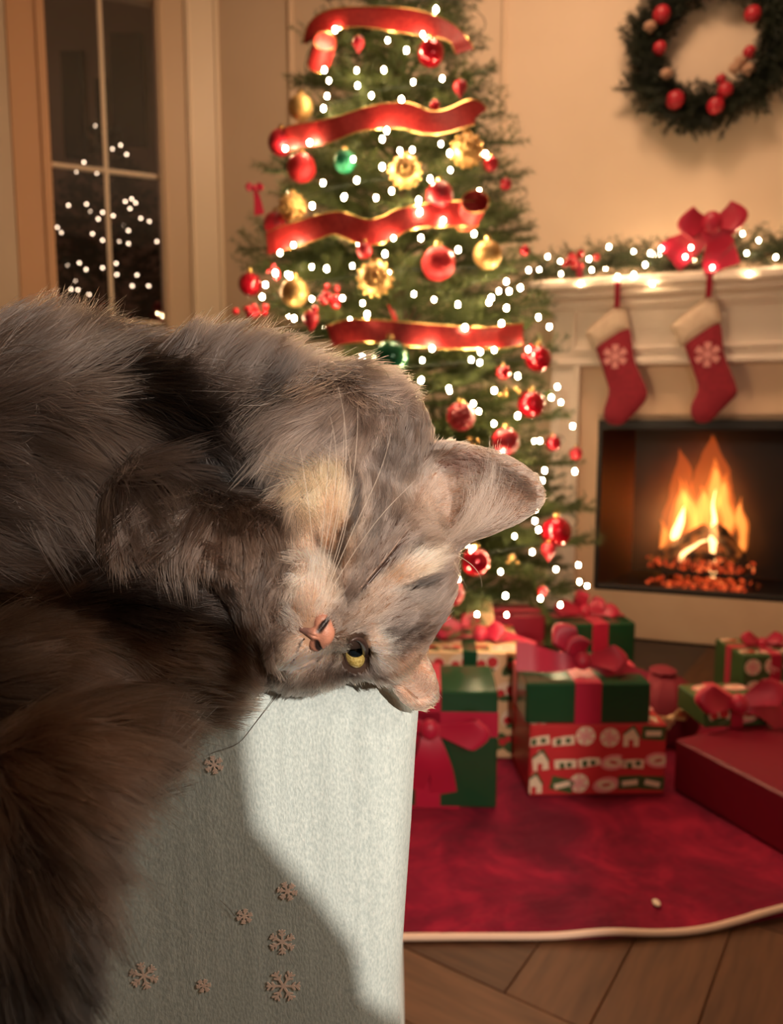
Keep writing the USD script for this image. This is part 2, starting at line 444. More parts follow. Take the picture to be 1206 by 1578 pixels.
for a, b in ((sp0, sp1), (sq1, sq0)):
    pl_ = fpl.part('pilaster', [fbox(a, b, 0, zf, BACK, .05, .004), fbox(b - .018 if a == sp0 else a, b if a == sp0 else a + .018, 0, zf, .04, .062, .004)], MANTEL)
    pl_.part('plinth_block', fbox(a - .01, b + .01, 0, .16, .0, .07, .006), MANTEL)
    pl_.part('panel_moulding', [fbox(a + .035, a + .045, .22, zf - .08, .048, .058, .003), fbox(b - .05, b - .04, .22, zf - .08, .048, .058, .003)], MANTEL)
fr = fpl.part('frieze', fbox(sp0, sq0, zf, zsh - .09, BACK, .05, .004), MANTEL)
zp0, zp1 = fp(1000, 540, .05)[1], fp(1000, 470, .05)[1]
pa, pb = sp0 + .07, sq0 - .07
fr.part('panel_moulding', [fbox(pa, pb, zp1 - .014, zp1, .045, .066, .004), fbox(pa, pb, zp0, zp0 + .016, .045, .068, .004), fbox(pa, pa + .014, zp0 + .01, zp1 - .01, .045, .066, .004), fbox(pb - .014, pb, zp0 + .01, zp1 - .01, .045, .066, .004)], MANTEL)
fr.part('lower_moulding', fbox(sp0 - .006, sq0 + .006, zf - .004, zf + .022, .0, .064, .006), MANTEL)
shf = fpl.part('mantel_shelf', fbox(sp0 - .07, sq0 + .07, zsh - .035, zsh, BACK, .16, .008), MANTEL)
shf.part('cornice', [fbox(sp0 - .05, sq0 + .05, zsh - .06, zsh - .034, BACK, .125, .008), fbox(sp0 - .025, sq0 + .025, zsh - .092, zsh - .058, BACK, .085, .010)], MANTEL)
DEP = .42
struct('wall_back', [fbox(-2.2, so - .02, 0, CEIL_Z, BACK - .1, BACK), fbox(s1o + .02, 2.2, 0, CEIL_Z, BACK - .1, BACK), fbox(so - .02, s1o + .02, zt_o + .03, CEIL_Z, BACK - .1, BACK), fbox(so - .02, s1o + .02, 0, zb_o - .03, BACK - .1, BACK)], WALL)
fbx = fpl.part('firebox', [fbox(so + .1, s1o - .1, zb_o, zt_o + .08, -DEP - .03, -DEP), fbox(so, s1o, zt_o, zt_o + .02, -DEP, 0), fbox(so, s1o, zb_o - .02, zb_o, -DEP, -.001)], SOOT, smooth=False, label='blackened firebox back')
for sa, sb, sg in ((so, so + .115, 1), (s1o, s1o - .115, -1)):
    q0, q1 = H0 * [1, 1, 0] + UR * sa - NB * .02, H0 * [1, 1, 0] + UR * sb - NB * DEP
    nrm = np.cross(q1 - q0, ZV); nrm /= np.linalg.norm(nrm)
    X = (q1 - q0) / np.linalg.norm(q1 - q0)
    fbx.part('side_panel', box((q0 + q1) / 2 + ZV * (zb_o + zt_o) / 2 - sg * nrm * 0, (np.linalg.norm(q1 - q0), .008, zt_o - zb_o), np.stack([X, np.cross(ZV, X), ZV], 1)), SIDEM, smooth=False)
fbx.part('frame', [fbox(so, so + .016, zb_o, zt_o, -.03, .006, .003), fbox(s1o - .016, s1o, zb_o, zt_o, -.03, .006, .003), fbox(so, s1o, zt_o - .035, zt_o, -.03, .006, .003), fbox(so, s1o, zb_o, zb_o + .02, -.03, .006, .003)], IRON)


def fpos(px, py, off): s, z = fp(px, py, off); return H0 * [1, 1, 0] + UR * s + NB * off + ZV * z


# fire: grate, logs, embers, flames
FO = -.20
gr = Thing('fire_grate', 'black iron grate under the burning logs in the firebox', 'grate', fpos(1085, 905, FO))
zg = fp(1085, 876, FO)[1]; sc_ = fp(1085, 876, FO)[0]
gr.part('rail', [fbox(sc_ - .16, sc_ + .16, zg - .008, zg + .004, FO + .10, FO + .112)], IRON)
gr.part('rail', [fbox(sc_ - .16, sc_ + .16, zg - .008, zg + .004, FO - .09, FO - .078)], IRON)
for k in range(7):
    s = sc_ - .15 + .05 * k
    gr.part('bar', [fbox(s - .005, s + .005, zg - .006, zg + .005, FO - .09, FO + .11), fbox(s - .004, s + .004, zg, zg + .045, FO + .10, FO + .112)], IRON)
for k, s in enumerate((sc_ - .14, sc_ + .14)):
    gr.part('leg', [fbox(s - .006, s + .006, zb_o, zg, FO + .09, FO + .105), fbox(s - .006, s + .006, zb_o, zg, FO - .09, FO - .078)], IRON)
char = usdkit.material(stage, '/World/Looks/charred_log', {'tc': ('texture_coordinate', {}), 'n': ('noise_texture', {'scale': 22, 'detail': 4}), 'r': ('rgb_ramp', {'ramp': [(.5, (0, 0, 0)), (.75, (1, .22, .03))]}), 'p': ('principled_bsdf', {'base_color': (.05, .03, .02), 'roughness': .9, 'emission_strength': .5})},
                       [('tc.object', 'n.vector'), ('n.fac', 'r.fac'), ('r.color', 'p.emission_color')], surface='p.BSDF')
ember = usdkit.material(stage, '/World/Looks/glowing_embers', {'tc': ('texture_coordinate', {}), 'n': ('noise_texture', {'scale': 55, 'detail': 4}), 'r': ('rgb_ramp', {'ramp': [(.42, (.03, .004, .0)), (.56, (.55, .04, .008)), (.72, (1, .25, .06))]}), 'p': ('principled_bsdf', {'base_color': (.03, .02, .018), 'roughness': .9, 'emission_strength': 1.3})},
                        [('tc.object', 'n.vector'), ('n.fac', 'r.fac'), ('r.color', 'p.emission_color')], surface='p.BSDF')


def log(name, label, a, b, r, seed):
    P = spline([a, (a + b) / 2 + np.array([0, 0, .008]), b], 14)
    m = tube(P, r, 14); v = np.asarray(m.vertices)
    v = v + (meshkit.fbm(v * 40, 3, seed)[:, None] - .5) * .018 * np.array([1, 1, 1])
    single(name, trimesh.Trimesh(v, m.faces, process=False), char, label, 'log', 'logs burning on the grate')


log('fire_log', 'charred log leaning up from the left of the fire towards the centre', fpos(1005, 868, FO), fpos(1092, 815, FO), .027, 1)
log('fire_log', 'charred log leaning down to the right side of the fire', fpos(1100, 812, FO + .02), fpos(1145, 872, FO), .027, 2)
log('fire_log', 'short dark log low in the middle of the embers', fpos(1062, 858, FO + .06), fpos(1100, 860, FO + .05), .018, 3)
eb = []
for k in range(150):
    s = sc_ + rng.normal() * .065; o = FO + rng.uniform(-.07, .11)
    eb.append(sphere(H0 * [1, 1, 0] + UR * s + NB * o + ZV * (zg + .008 + .02 * rng.random()), .012, 1, rng.uniform(.6, 1.2, 3)))
for k in range(170):
    s = sc_ + rng.normal() * .08; o = FO + rng.uniform(-.05, .14)
    eb.append(sphere(H0 * [1, 1, 0] + UR * s + NB * o + ZV * (zb_o + .008 + .012 * rng.random()), .011, 1, rng.uniform(.6, 1.2, 3)))
single('embers', eb, ember, 'glowing red embers heaped on and below the grate', 'embers', kind='stuff')


def flame_mat(name, color, strength):
    return usdkit.material(stage, f'/World/Looks/{name}', {'v': ('principled_volume', {'density': 0.0, 'emission_strength': strength, 'emission_color': color})}, [], volume='v.volume')


FLM, FLI = flame_mat('flame', (1.0, .22, .028), 1.7), flame_mat('flame_inner', (1.0, .30, .055), 3.2)
FLH, FLC = flame_mat('flame_halo', (1.0, .15, .02), 1.2), flame_mat('flame_core', (1.0, .52, .19), 13.0)


def flame(pts, rad, m, seed, th, off=0.0, flat=.6):
    P = spline([fpos(x, y, FO + off) for x, y in pts], 26)
    t = np.linspace(0, 1, 26)
    w = rad * th * np.clip(np.sin(np.pi * np.clip(t * .85 + .15, 0, 1)) ** .9, 0, 1) * (1 - t) ** .35 + .0006
    me = tube(P, w, 14); v = np.asarray(me.vertices)
    v = v + UR * ((meshkit.noise(v * np.array([30, 30, 16]), seed) - .5) * .022)[:, None]
    c_ = fpos(pts[0][0], pts[0][1], FO + off)
    d = (v - c_) @ NB; v = v - NB * (d * (1 - flat))[:, None]
    return trimesh.Trimesh(v, me.faces, process=False)


PXM = .0022
fi = Thing('log_fire', 'orange flames rising from the logs in the firebox', 'fire', fpos(1090, 870, FO))
for k, (pts, r) in enumerate([([(1040, 838), (1046, 800), (1050, 770), (1046, 735)], 17), ([(1060, 835), (1068, 800), (1060, 770), (1054, 738)], 16), ([(1098, 825), (1096, 780), (1104, 740), (1100, 705)], 20), ([(1118, 830), (1120, 795), (1114, 760), (1121, 728)], 18), ([(1080, 830), (1078, 800), (1084, 770), (1078, 748)], 17), ([(1138, 850), (1143, 820), (1139, 790), (1144, 765)], 12), ([(1020, 850), (1024, 825), (1019, 800)], 10)]):
    fi.part('flame', flame(pts, PXM, FLM, k, r), FLM, smooth=True).part('inner_flame', flame([p for p in pts[:-1]] + [((pts[-1][0] + pts[-2][0]) / 2, (pts[-1][1] + pts[-2][1]) / 2)], PXM, FLI, k, r * .55), FLI, smooth=True)
for k, (pts, r) in enumerate([([(1040, 832), (1046, 805), (1050, 780)], 7), ([(1098, 890), (1097, 840), (1098, 800), (1103, 755)], 6), ([(1050, 880), (1053, 855), (1075, 838), (1094, 832)], 4)]):
    fi.part('flame', flame(pts, PXM, FLC, k + 20, r, .05), FLC, smooth=True, label='brightest yellow core of the flames')
for k, (pts, r) in enumerate([([(1095, 850), (1095, 790), (1098, 720), (1094, 670)], 46), ([(1048, 850), (1046, 800), (1052, 740), (1048, 690)], 30)]):
    fi.part('flame', flame(pts, PXM, FLH, k + 40, r, -.06, .5), FLH, smooth=True)
# beyond the window: shrub and house standing in for reflections in the panes
def needles(P, D, L, w, rg):
    """One tapered leaf triangle pair per needle."""
    D = D / (np.linalg.norm(D, axis=1, keepdims=True) + 1e-12)
    r = rg.normal(size=D.shape); s = np.cross(D, r); s /= np.linalg.norm(s, axis=1, keepdims=True) + 1e-12
    L = np.broadcast_to(np.asarray(L, float), (len(P),))[:, None]
    V = np.stack([P + s * w / 2, P - s * w / 2, P + D * L], 1).reshape(-1, 3)
    return V, np.arange(len(V)).reshape(-1, 3)


def twig_needles(A, B, nl, per_m, w, rg):
    """Needles all round the twigs A[i]-B[i]."""
    ln = np.linalg.norm(B - A, axis=1); n = np.maximum((ln * per_m).astype(int), 4)
    i = np.repeat(np.arange(len(A)), n); t = rg.random(len(i))
    ax = (B - A) / (ln[:, None] + 1e-9)
    P = A[i] + (B - A)[i] * t[:, None]
    r = rg.normal(size=(len(i), 3)); r -= (r * ax[i]).sum(1, keepdims=True) * ax[i]; r /= np.linalg.norm(r, axis=1, keepdims=True) + 1e-9
    D = ax[i] * (.75 + .3 * rg.random((len(i), 1))) + r
    return needles(P, D, nl * (.75 + .5 * rg.random(len(i))), w, rg)


def stacked(parts):
    V, F, n = [], [], 0
    for v, f in parts:
        V.append(v); F.append(f + n); n += len(v)
    return trimesh.Trimesh(np.vstack(V), np.vstack(F), process=False)


def branch_mesh(L, seed, per_m=620, nl=.020, w=.0022):
    rg = np.random.default_rng(seed)
    S = np.linspace(0, 1, 9)[:, None] * np.array([L, 0, 0]) + np.array([0, 0, 1]) * (-.10 * L * np.linspace(0, 1, 9) ** 2)[:, None]
    A, B = list(S[2:-1]), list(S[3:])
    k = max(int(L / .03), 5)
    for i in range(k):
        t = .25 + .75 * i / k; p = np.array([L * t, 0, -.10 * L * t * t])
        for sd in (-1, 1):
            l = (.28 * L * (1 - t) + .06) * rg.uniform(.7, 1.2); a = math.radians(rg.uniform(35, 60))
            q = p + l * np.array([math.cos(a), sd * math.sin(a), rg.uniform(-.15, .3)])
            A.append(p); B.append(q)
            if l > .09:
                m_ = (p + q) / 2; A.append(m_); B.append(m_ + .05 * np.array([math.cos(a * .3), sd * math.sin(a * .3), .2]))
    A, B = np.array(A), np.array(B)
    st = tube(S, np.linspace(.006, .002, 9), 5)
    return stacked([twig_needles(A, B, nl, per_m, w, rg), (np.asarray(st.vertices), np.asarray(st.faces))])


# ground outside and the added lit shrub
struct('garden_ground', box((-2.5, 7.5, -.25), (14, 8, .1)), pm('garden_soil', (.02, .02, .015), .9))
fq = lambda px, py, d=9.0: at(px, py, d)
nh = Thing('reflection_house', 'added brown house front standing in for reflections in the window panes', 'house', at(160, 650, 9.0) * [1, 1, 0])  # added front in place of the brown reflection in the panes
hn = fq(160, 650); fx0, fx1 = fq(-60, 300)[0], fq(330, 300)[0]
nh.part('wall', box(((fx0 + fx1) / 2, hn[1] + .15, 3.0), (fx1 - fx0, .3, 7.5)), pm('reflection_brown', (.30, .17, .12), .9), smooth=False)
for xa, xb, ya, yb in ((122, 152, 112, 262), (194, 241, 88, 245), (30, 66, 100, 260), (170, 186, 150, 252)):
    p, q_ = fq(xa, yb), fq(xb, ya); w_ = box(((p[0] + q_[0]) / 2, hn[1] - .02, (p[2] + q_[2]) / 2), (q_[0] - p[0], .06, q_[2] - p[2]))
    nh.part('window', w_, pm('reflection_dark', (.012, .010, .010), .2), smooth=False)  # dark panels in place of dark shapes reflected in the glass
por = UsdLux.SphereLight.Define(stage, '/World/house_fill_light'); por.AddTranslateOp().Set(Gf.Vec3d(-6.2, 6.2, 3.2)); por.CreateRadiusAttr(.15); por.CreateColorAttr(Gf.Vec3f(1, .66, .45)); por.CreateIntensityAttr(70.0)  # added to brighten the house front
gt = Thing('reflection_shrub', 'added dark shrub outside standing in for the lit tree reflected in the panes', 'shrub', at(165, 640, 4.6) * [1, 1, 0])  # added in place of the lit tree reflected in the panes
A, B = [], []
gax = at(165, 640, 4.6)
for k in range(520):
    y = rng.uniform(190, 640); hw = 18 + (y - 190) * .42
    c = at(165, y, 4.6); a = rng.uniform(0, 2 * math.pi); R_ = hw / FPX * 4.6
    p = c + R_ * .35 * np.array([math.cos(a), math.sin(a), 0]); q = c + R_ * rng.uniform(.8, 1.1) * np.array([math.cos(a), math.sin(a), rng.uniform(-.1, .3)])
    A.append(p); B.append(q)
rg0 = np.random.default_rng(77)
gt.part('foliage', stacked([twig_needles(np.array(A), np.array(B), .05, 150, .010, rg0)]), pm('reflection_needles', (.012, .016, .008), .7), smooth=False)
gt.part('trunk', tube([gax * [1, 1, 0] - ZV * .2, at(165, 220, 4.6)], [.05, .01]), BARK)
gl = Thing('reflection_lights', 'added small white lights standing in for fairy lights reflected in the panes', 'string lights', gax * [1, 1, 0])  # added points in place of reflected fairy lights
GPX = [(370, 487), (467, 562), (435, 577), (490, 598), (325, 628), (297, 665), (375, 670), (325, 655), (440, 665), (265, 795), (335, 790), (350, 820), (397, 822), (380, 848), (438, 835), (485, 780), (510, 770), (525, 785), (503, 808), (545, 845), (578, 857), (478, 873), (497, 893), (222, 880), (237, 900), (397, 930), (462, 936), (497, 943), (607, 935), (358, 905), (262, 1025), (307, 1018), (333, 1043), (397, 1037), (450, 1020), (452, 1063), (290, 1087), (302, 1122), (275, 1120), (530, 1065), (512, 1107), (575, 1107), (345, 1140)]
gw = []
for x, y in GPX:
    px, py = x * .398, y * .398
    hw = 18 + max(py - 190, 0) * .42
    c = at(px, py, 4.6 - .9 * math.sqrt(max(hw ** 2 - (px - 165) ** 2, 0)) / FPX * 4.6 - .03)
    gl.part('bulb', sphere(c, .0062, 1), GLOWO); gw.append(c)
gl.part('wire', tube(np.array(sorted(gw, key=lambda p: -p[2])), .0015, 4), WIRE)

# ------------------------------------------------------------------ the Christmas tree
DT = 2.3
TAX = at(615, 700, DT)[:2]
prof = sorted([(at(615, y, DT)[2], hw / FPX * DT) for y, hw in ((10, 112), (150, 150), (300, 195), (450, 230), (600, 250), (750, 282), (880, 305), (940, 290))] + [(2.62, .02), (2.4, .11)])
PZ, PR = np.array(prof).T


def tree_r(z): return float(np.interp(z, PZ, PR))


def on_tree(px, py, k=1.0):
    """Where the ray meets the tree's outer surface (swollen by k), else the nearest point to its axis."""
    r = ray(px, py); best = (9, None)
    for d in np.arange(1.5, 2.9, .004):
        p = EYE + r * d; q = np.hypot(*(p[:2] - TAX)) - tree_r(p[2]) * k
        if q < 0: return p, d
        if q < best[0]: best = (q, d)
    return EYE + r * best[1], best[1]


tree = Thing('christmas_tree', 'tall decorated green fir tree standing between window and fireplace', 'tree', (*TAX, 0))
tree.part('trunk', tube([(*TAX, .03), (*TAX, 1.2), (*TAX, 2.66)], [.045, .03, .004], 10), BARK)
tree.part('stand', [lathe([(.001, 0), (.20, 0), (.20, .02), (.07, .05), (.06, .14), (.046, .14)], (*TAX, 0.016), 24)], pm('tree_stand', (.03, .05, .03), .5))
variants = {}


def place_branch(L, base, az, tilt, dark):
    cls = min((.16, .24, .32, .40, .48, .56), key=lambda c: abs(c - L)); v = int(rng.integers(2)); key_ = (cls, v, dark)
    M = np.eye(4); s = L / cls
    Rz, Ry = rotz(az), np.array([[math.cos(tilt), 0, -math.sin(tilt)], [0, 1, 0], [math.sin(tilt), 0, math.cos(tilt)]])
    ro = rng.uniform(-.5, .5); Rx = np.array([[1, 0, 0], [0, math.cos(ro), -math.sin(ro)], [0, math.sin(ro), math.cos(ro)]])
    R = Rz @ Ry @ Rx * s
    path = numbered(tree.path, 'branch')
    if key_ not in variants:
        usdkit.mesh(stage, path, branch_mesh(cls, 100 + int(cls * 100) * 3 + v), NEEDLE, smooth=False); variants[key_] = path
    else:
        UsdGeom.Mesh.Define(stage, path).GetPrim().GetReferences().AddInternalReference(variants[key_])
    x = UsdGeom.Xformable(stage.GetPrimAtPath(path)); x.ClearXformOpOrder(); x.AddTransformOp().Set(Gf.Matrix4d(*R[:, 0], 0, *R[:, 1], 0, *R[:, 2], 0, *(np.asarray(base) - tree.loc), 1))


NBR = 250
for i in range(NBR):
    z = .30 + 2.27 * (i / NBR) ** 1.12
    az = i * 2.39996 + rng.uniform(-.2, .2); R_ = tree_r(z) * rng.uniform(.82, .97) * (.95 if z > 1.6 else 1.0)
    tilt = math.radians(rng.uniform(2, 24) + (14 if z > 2.2 else 0)); L = R_ / math.cos(tilt)
    place_branch(L, (TAX[0], TAX[1], z - .9 * L * math.sin(tilt) + .05 * L), az, tilt, False)
# the branch tips that stick out of the outline
for px, py, side in ((455, 120, -1), (408, 250, -1), (372, 372, -1), (385, 400, -1), (792, 318, 1), (812, 345, 1), (845, 548, 1), (885, 700, 1), (905, 770, 1), (915, 820, 1), (470, 55, -1), (838, 470, 1)):
    p = at(px, py, DT - .06); z = p[2]; d = p[:2] - TAX; L = np.hypot(*d); a = math.radians(12)
    place_branch(L * 1.02, (TAX[0], TAX[1], z - .8 * L * math.sin(a)), math.atan2(d[1], d[0]), a, False)
tree.part('drooping_branch', branch_mesh(.3, 5).apply_transform(trimesh.geometry.align_vectors([1, 0, 0], [.25, -.3, -.9])).apply_translation(at(815, 870, DT - .15)), NEEDLE, smooth=False)

BPX = [(340 + .4146 * x, .4146 * y) for x, y in [(770, 57), (800, 35), (750, 128), (620, 150), (690, 187), (425, 110), (370, 208), (385, 260), (402, 300), (395, 357), (382, 403), (505, 262), (508, 318), (606, 260), (560, 355), (715, 305), (823, 292), (671, 370), (330, 530), (240, 552), (617, 485), (600, 517), (665, 560), (712, 557), (818, 535), (850, 570), (983, 572), (853, 632), (778, 665), (960, 710), (380, 680), (505, 670), (460, 730), (340, 765), (600, 620), (735, 745), (740, 785), (492, 592), (635, 710), (577, 735)]]
BPX += [(340 + .4312 * x, 300 + .4312 * y) for x, y in [(440, 10), (707, 20), (710, 62), (715, 155), (617, 155), (587, 212), (470, 255), (325, 258), (378, 265), (260, 180), (212, 208), (195, 280), (238, 285), (160, 322), (435, 370), (325, 372), (148, 365), (262, 442), (462, 450), (523, 427), (507, 388), (690, 355), (762, 375), (847, 393), (848, 197), (905, 140), (600, 280), (873, 475), (1020, 310), (1030, 345), (1070, 333), (993, 345), (958, 385), (1020, 405), (1003, 460), (1135, 438), (1098, 553), (977, 555), (927, 562), (755, 550), (720, 592), (505, 580), (895, 590), (925, 600), (1062, 648), (717, 662), (815, 692), (795, 92), (1100, 270)]]
BPX += [(640 + .2788 * x, 560 + .2788 * y) for x, y in [(565, 70), (435, 150), (188, 153), (30, 95), (320, 222), (350, 265), (565, 290), (433, 333), (783, 130), (803, 215), (688, 428), (475, 505), (713, 592), (880, 597), (700, 648), (663, 805), (660, 870), (680, 920), (547, 955), (282, 1000), (312, 1025), (645, 1043), (470, 1152), (776, 1138), (900, 1115), (905, 1207), (948, 1230), (497, 1285), (690, 1300), (235, 1192), (340, 1387), (503, 1390), (800, 1335)]]
tl = Thing('fairy_lights', 'warm white fairy lights wound all round the fir tree', 'string lights', (*TAX, 0))
bm_ = trimesh.creation.icosphere(0, 1.0)
for i, (px, py) in enumerate(BPX):
    p, d = on_tree(px, py, 1.06)
    r = rng.uniform(.0034, .0046)
    b_ = tl.part('bulb', trimesh.Trimesh(bm_.vertices * [r, r, r * 1.5] + p, bm_.faces, process=False), GLOW, smooth=True)
for i in range(26):                                                 # unseen bulbs deeper and round the back, lighting the wall
    z = rng.uniform(.5, 2.4); a = rng.uniform(0, 2 * math.pi); R_ = tree_r(z) * rng.uniform(.75, 1.0)
    p = np.array([TAX[0] + R_ * math.cos(a), TAX[1] + R_ * math.sin(a), z])
    tl.part('bulb', trimesh.Trimesh(bm_.vertices * [.005, .005, .007] + p, bm_.faces, process=False), GLOW, smooth=True)
hz = np.linspace(0, 1, 420)
tl.part('wire', tube(np.stack([TAX[0] + .93 * np.array([tree_r(z) for z in .3 + 2.2 * hz]) * np.cos(hz * 60), TAX[1] + .93 * np.array([tree_r(z) for z in .3 + 2.2 * hz]) * np.sin(hz * 60), .3 + 2.2 * hz], 1), .0014, 4), WIRE)


# ------------------------------------------------------------------ ornaments
def bauble(label, px, py, rpx, mat, kind='ball', name='bauble', squash=1.0):
    p, d = on_tree(px, py, 1.04); r = rpx / FPX * d
    t = Thing(name, label, 'ornament', p, group='ornaments on the fir tree')
    if kind == 'drop':
        body = lathe([(.001, -1.5 * r), (.25 * r, -1.1 * r), (.75 * r, -.5 * r), (r, .1 * r), (.8 * r, .7 * r), (.3 * r, 1.0 * r), (.001, 1.02 * r)], p, 20)
    elif kind == 'ribbed':
        m = trimesh.creation.uv_sphere(1.0, count=[18, 40]); v = np.asarray(m.vertices); a = np.arctan2(v[:, 1], v[:, 0])
        v = v * (1 + .05 * np.cos(a * 10) * np.sqrt(np.maximum(1 - v[:, 2] ** 2, 0)))[:, None] * r; body = trimesh.Trimesh(v + p, m.faces, process=False)
    elif kind == 'knit':
        m = trimesh.creation.icosphere(4, 1.0); v = np.asarray(m.vertices)
        v = v * (1 + .07 * np.sin(v[:, 2] * 16 + 2 * np.sin(np.arctan2(v[:, 1], v[:, 0]) * 6)))[:, None] * r; body = trimesh.Trimesh(v + p, m.faces, process=False)
    else:
        body = sphere(p, r, 3, (1, 1, squash))
    t.part('body', body, mat, smooth=50)
    if kind == 'lace':
        bd = []
        for n_, rr, dy in ((14, 1.0, 0), (9, .62, .75), (6, .2, .98)):
            for j in range(n_):
                a = 2 * math.pi * j / n_; q = np.array([math.cos(a) * rr, -dy, math.sin(a) * rr]); bd.append(sphere(p + q * r * 1.04, r * .13, 1))
        t.part('beads', bd, GOLD, kind='stuff')
    t.part('cap', lathe([(.001, .0), (.22 * r, 0), (.22 * r, .28 * r), (.001, .3 * r)], p + ZV * r * .93 * squash, 12), GOLD)
    a = np.linspace(0, 2 * math.pi, 14)
    t.part('hook', tube(np.stack([p[0] + .14 * r * np.cos(a), 0 * a + p[1], p[2] + r * (1.28 * squash) + .14 * r * np.sin(a)], 1), .0007, 5), GOLD)
    return t


for args in [
    ('shiny red ball below the topmost ribbon, towards its far end', 664, 82, 20, REDB), ('small red drop ornament just under the topmost ribbon', 552, 67, 10, REDM, 'drop'),
    ('gold ball by the outline of the tree above the second ribbon', 463, 166, 19, GOLDM), ('red drop ornament at the outline above the far end of the second ribbon', 709, 135, 11, REDM, 'drop'),
    ('tiny red ball above the middle of the second ribbon', 670, 163, 8, REDB), ('large red ball at the near end of the second ribbon', 433, 220, 20, REDM),
    ('red glitter ball under the near end of the second ribbon', 464, 259, 22, REDG), ('green glitter ball half hidden under the second ribbon', 531, 249, 17, GRNG),
    ('round gold snowflake ornament edged with beads in the middle of the upper tree', 624, 265, 23, GOLDM, 'lace'), ('gold lace ball under the far end of the second ribbon', 719, 232, 24, GOLDM, 'lace'),
    ('small red ball at the outline near the gold lace ball', 756, 253, 12, REDB), ('little red ball sticking out at the outline above the fireplace side', 779, 284, 9, REDM),
    ('plain red matte ball above the ribbon roll', 677, 301, 21, REDM), ('red ball at the near end of the third ribbon', 424, 345, 18, REDM),
    ('gold beaded ball above the near end of the third ribbon', 450, 319, 20, GOLDM, 'lace'), ('big red ball with frosted pattern in the middle of the tree', 675, 406, 26, REDG),
    ('gold openwork ball under the third ribbon in the middle', 578, 430, 25, GOLDM, 'lace'), ('plain gold ball near the fireplace side outline', 751, 393, 22, GOLDM),
    ('red ball at the outline above the fur of the cat', 385, 438, 18, REDB), ('plain gold ball just above the fur of the cat', 454, 451, 22, GOLDM),
    ('tiny red ball at the outline beside the mantel garland', 808, 386, 8, REDB), ('small square-looking red ornament hanging under the third ribbon', 561, 386, 12, REDM),
    ('dark red drop ornament above the near end of the lowest ribbon', 479, 492, 13, REDM, 'drop'), ('dark green ball tucked under the lowest ribbon behind the cat', 601, 551, 28, GRNB),
    ('dark red ball at the outline under the far end of the lowest ribbon', 829, 553, 20, REDB), ('small red ball below the lowest ribbon', 775, 574, 11, REDB),
    ('coral red knitted ball beside the head of the cat', 710, 642, 21, REDM, 'knit'), ('shiny red ball level with the stocking toes', 818, 623, 21, REDB),
    ('red ball just above the raised ear of the cat', 779, 680, 21, REDM), ('small red ball between the ear of the cat and the mantel leg', 852, 683, 12, REDB),
    ('small dark red ball at the outline by the mantel leg', 887, 699, 10, REDM), ('red ball low on the tree beside the firebox', 857, 819, 23, REDB),
    ('small red drop under the ball beside the firebox', 845, 848, 12, REDM, 'drop'), ('red ball under the ear of the cat', 733, 866, 22, REDB),
    ('dark red ball beside the forehead of the cat above the gifts', 695, 914, 20, REDM), ('tiny red ball on the lowest branch above the gifts', 836, 911, 8, REDB),
]: bauble(*args)


def berries(label, px, py, rpx, n, mat, name='berry_cluster', seed=0):
    p, d = on_tree(px, py, 1.03); R_ = rpx / FPX * d; rg = np.random.default_rng(seed)
    t = Thing(name, label, 'ornament', p, group='berry and bead sprays on the fir tree')
    C = p + rg.normal(size=(n, 3)) * R_ * np.array([.45, .35, .55])
    t.part('berries' if mat is BERRY else 'beads', [sphere(c, R_ * .26, 2) for c in C], mat, kind='stuff')
    t.part('stem', join([tube([p + ZV * R_ * .9, (p + c) / 2 + ZV * R_ * .3, c], .0008, 4) for c in C]), BARK)


for k, args in enumerate([('glossy red berry cluster in the middle left of the tree above the cat', 506, 462, 20, 16, BERRY), ('red berry cluster at the outline touching the fur of the cat', 390, 480, 20, 14, BERRY), ('dark red berries beside the plain gold ball', 427, 424, 13, 9, BERRY),
                          ('gold bead cluster above the coral ball', 782, 602, 12, 6, GOLD), ('gold bead cluster above the ear of the cat', 724, 686, 11, 6, GOLD), ('gold bead cluster low between two red balls', 790, 860, 10, 6, GOLD), ('red berries under the far end of the lowest ribbon', 812, 545, 12, 6, BERRY), ('gold beads beside the red glitter ball', 462, 322, 14, 7, GOLD)]):
    berries(*args, seed=k)
tw = Thing('twig_spray', 'dry brown twig spray sticking up behind the lowest ribbon', 'ornament', on_tree(615, 515, 1.0)[0])
for k, (x, y, m) in enumerate(((598, 470, MOTR), (625, 478, BARK), (640, 474, BARK), (648, 484, BARK), (606, 478, MOTR))):
    tw.part('twig', tube([on_tree(618, 520, 1.0)[0], on_tree(x, y, 1.08)[0]], [.004, .0025], 5), m)


def tree_ribbon(label, pts, wpx, k=1.05):
    n = 60; P2 = spline(np.array(pts, float), n)
    P = np.array([on_tree(x, y, k)[0] for x, y in P2]); P = gaussian_filter(P, (1.5, 0))
    t = np.gradient(P, axis=0); out = P - np.array([*TAX, 0]); out[:, 2] = 0; out /= np.linalg.norm(out, axis=1, keepdims=True)
    W = np.cross(out, t); W /= np.linalg.norm(W, axis=1, keepdims=True); W *= np.sign(W[:, 2:])
    ph = np.linspace(0, 14, n); W = W + out * (.22 * np.sin(ph))[:, None]; W /= np.linalg.norm(W, axis=1, keepdims=True)
    wd = wpx / FPX * 2.05
    th = Thing('tree_ribbon', label, 'ribbon', P[n // 2], group='mesh ribbons wound round the fir tree')
    b = th.part('band', strip(P, W, wd), RIBM, smooth=60)
    for s in (-1, 1): b.part('wired_edge', tube(P + W * s * wd / 2, .0016, 5), GOLD)
    return th


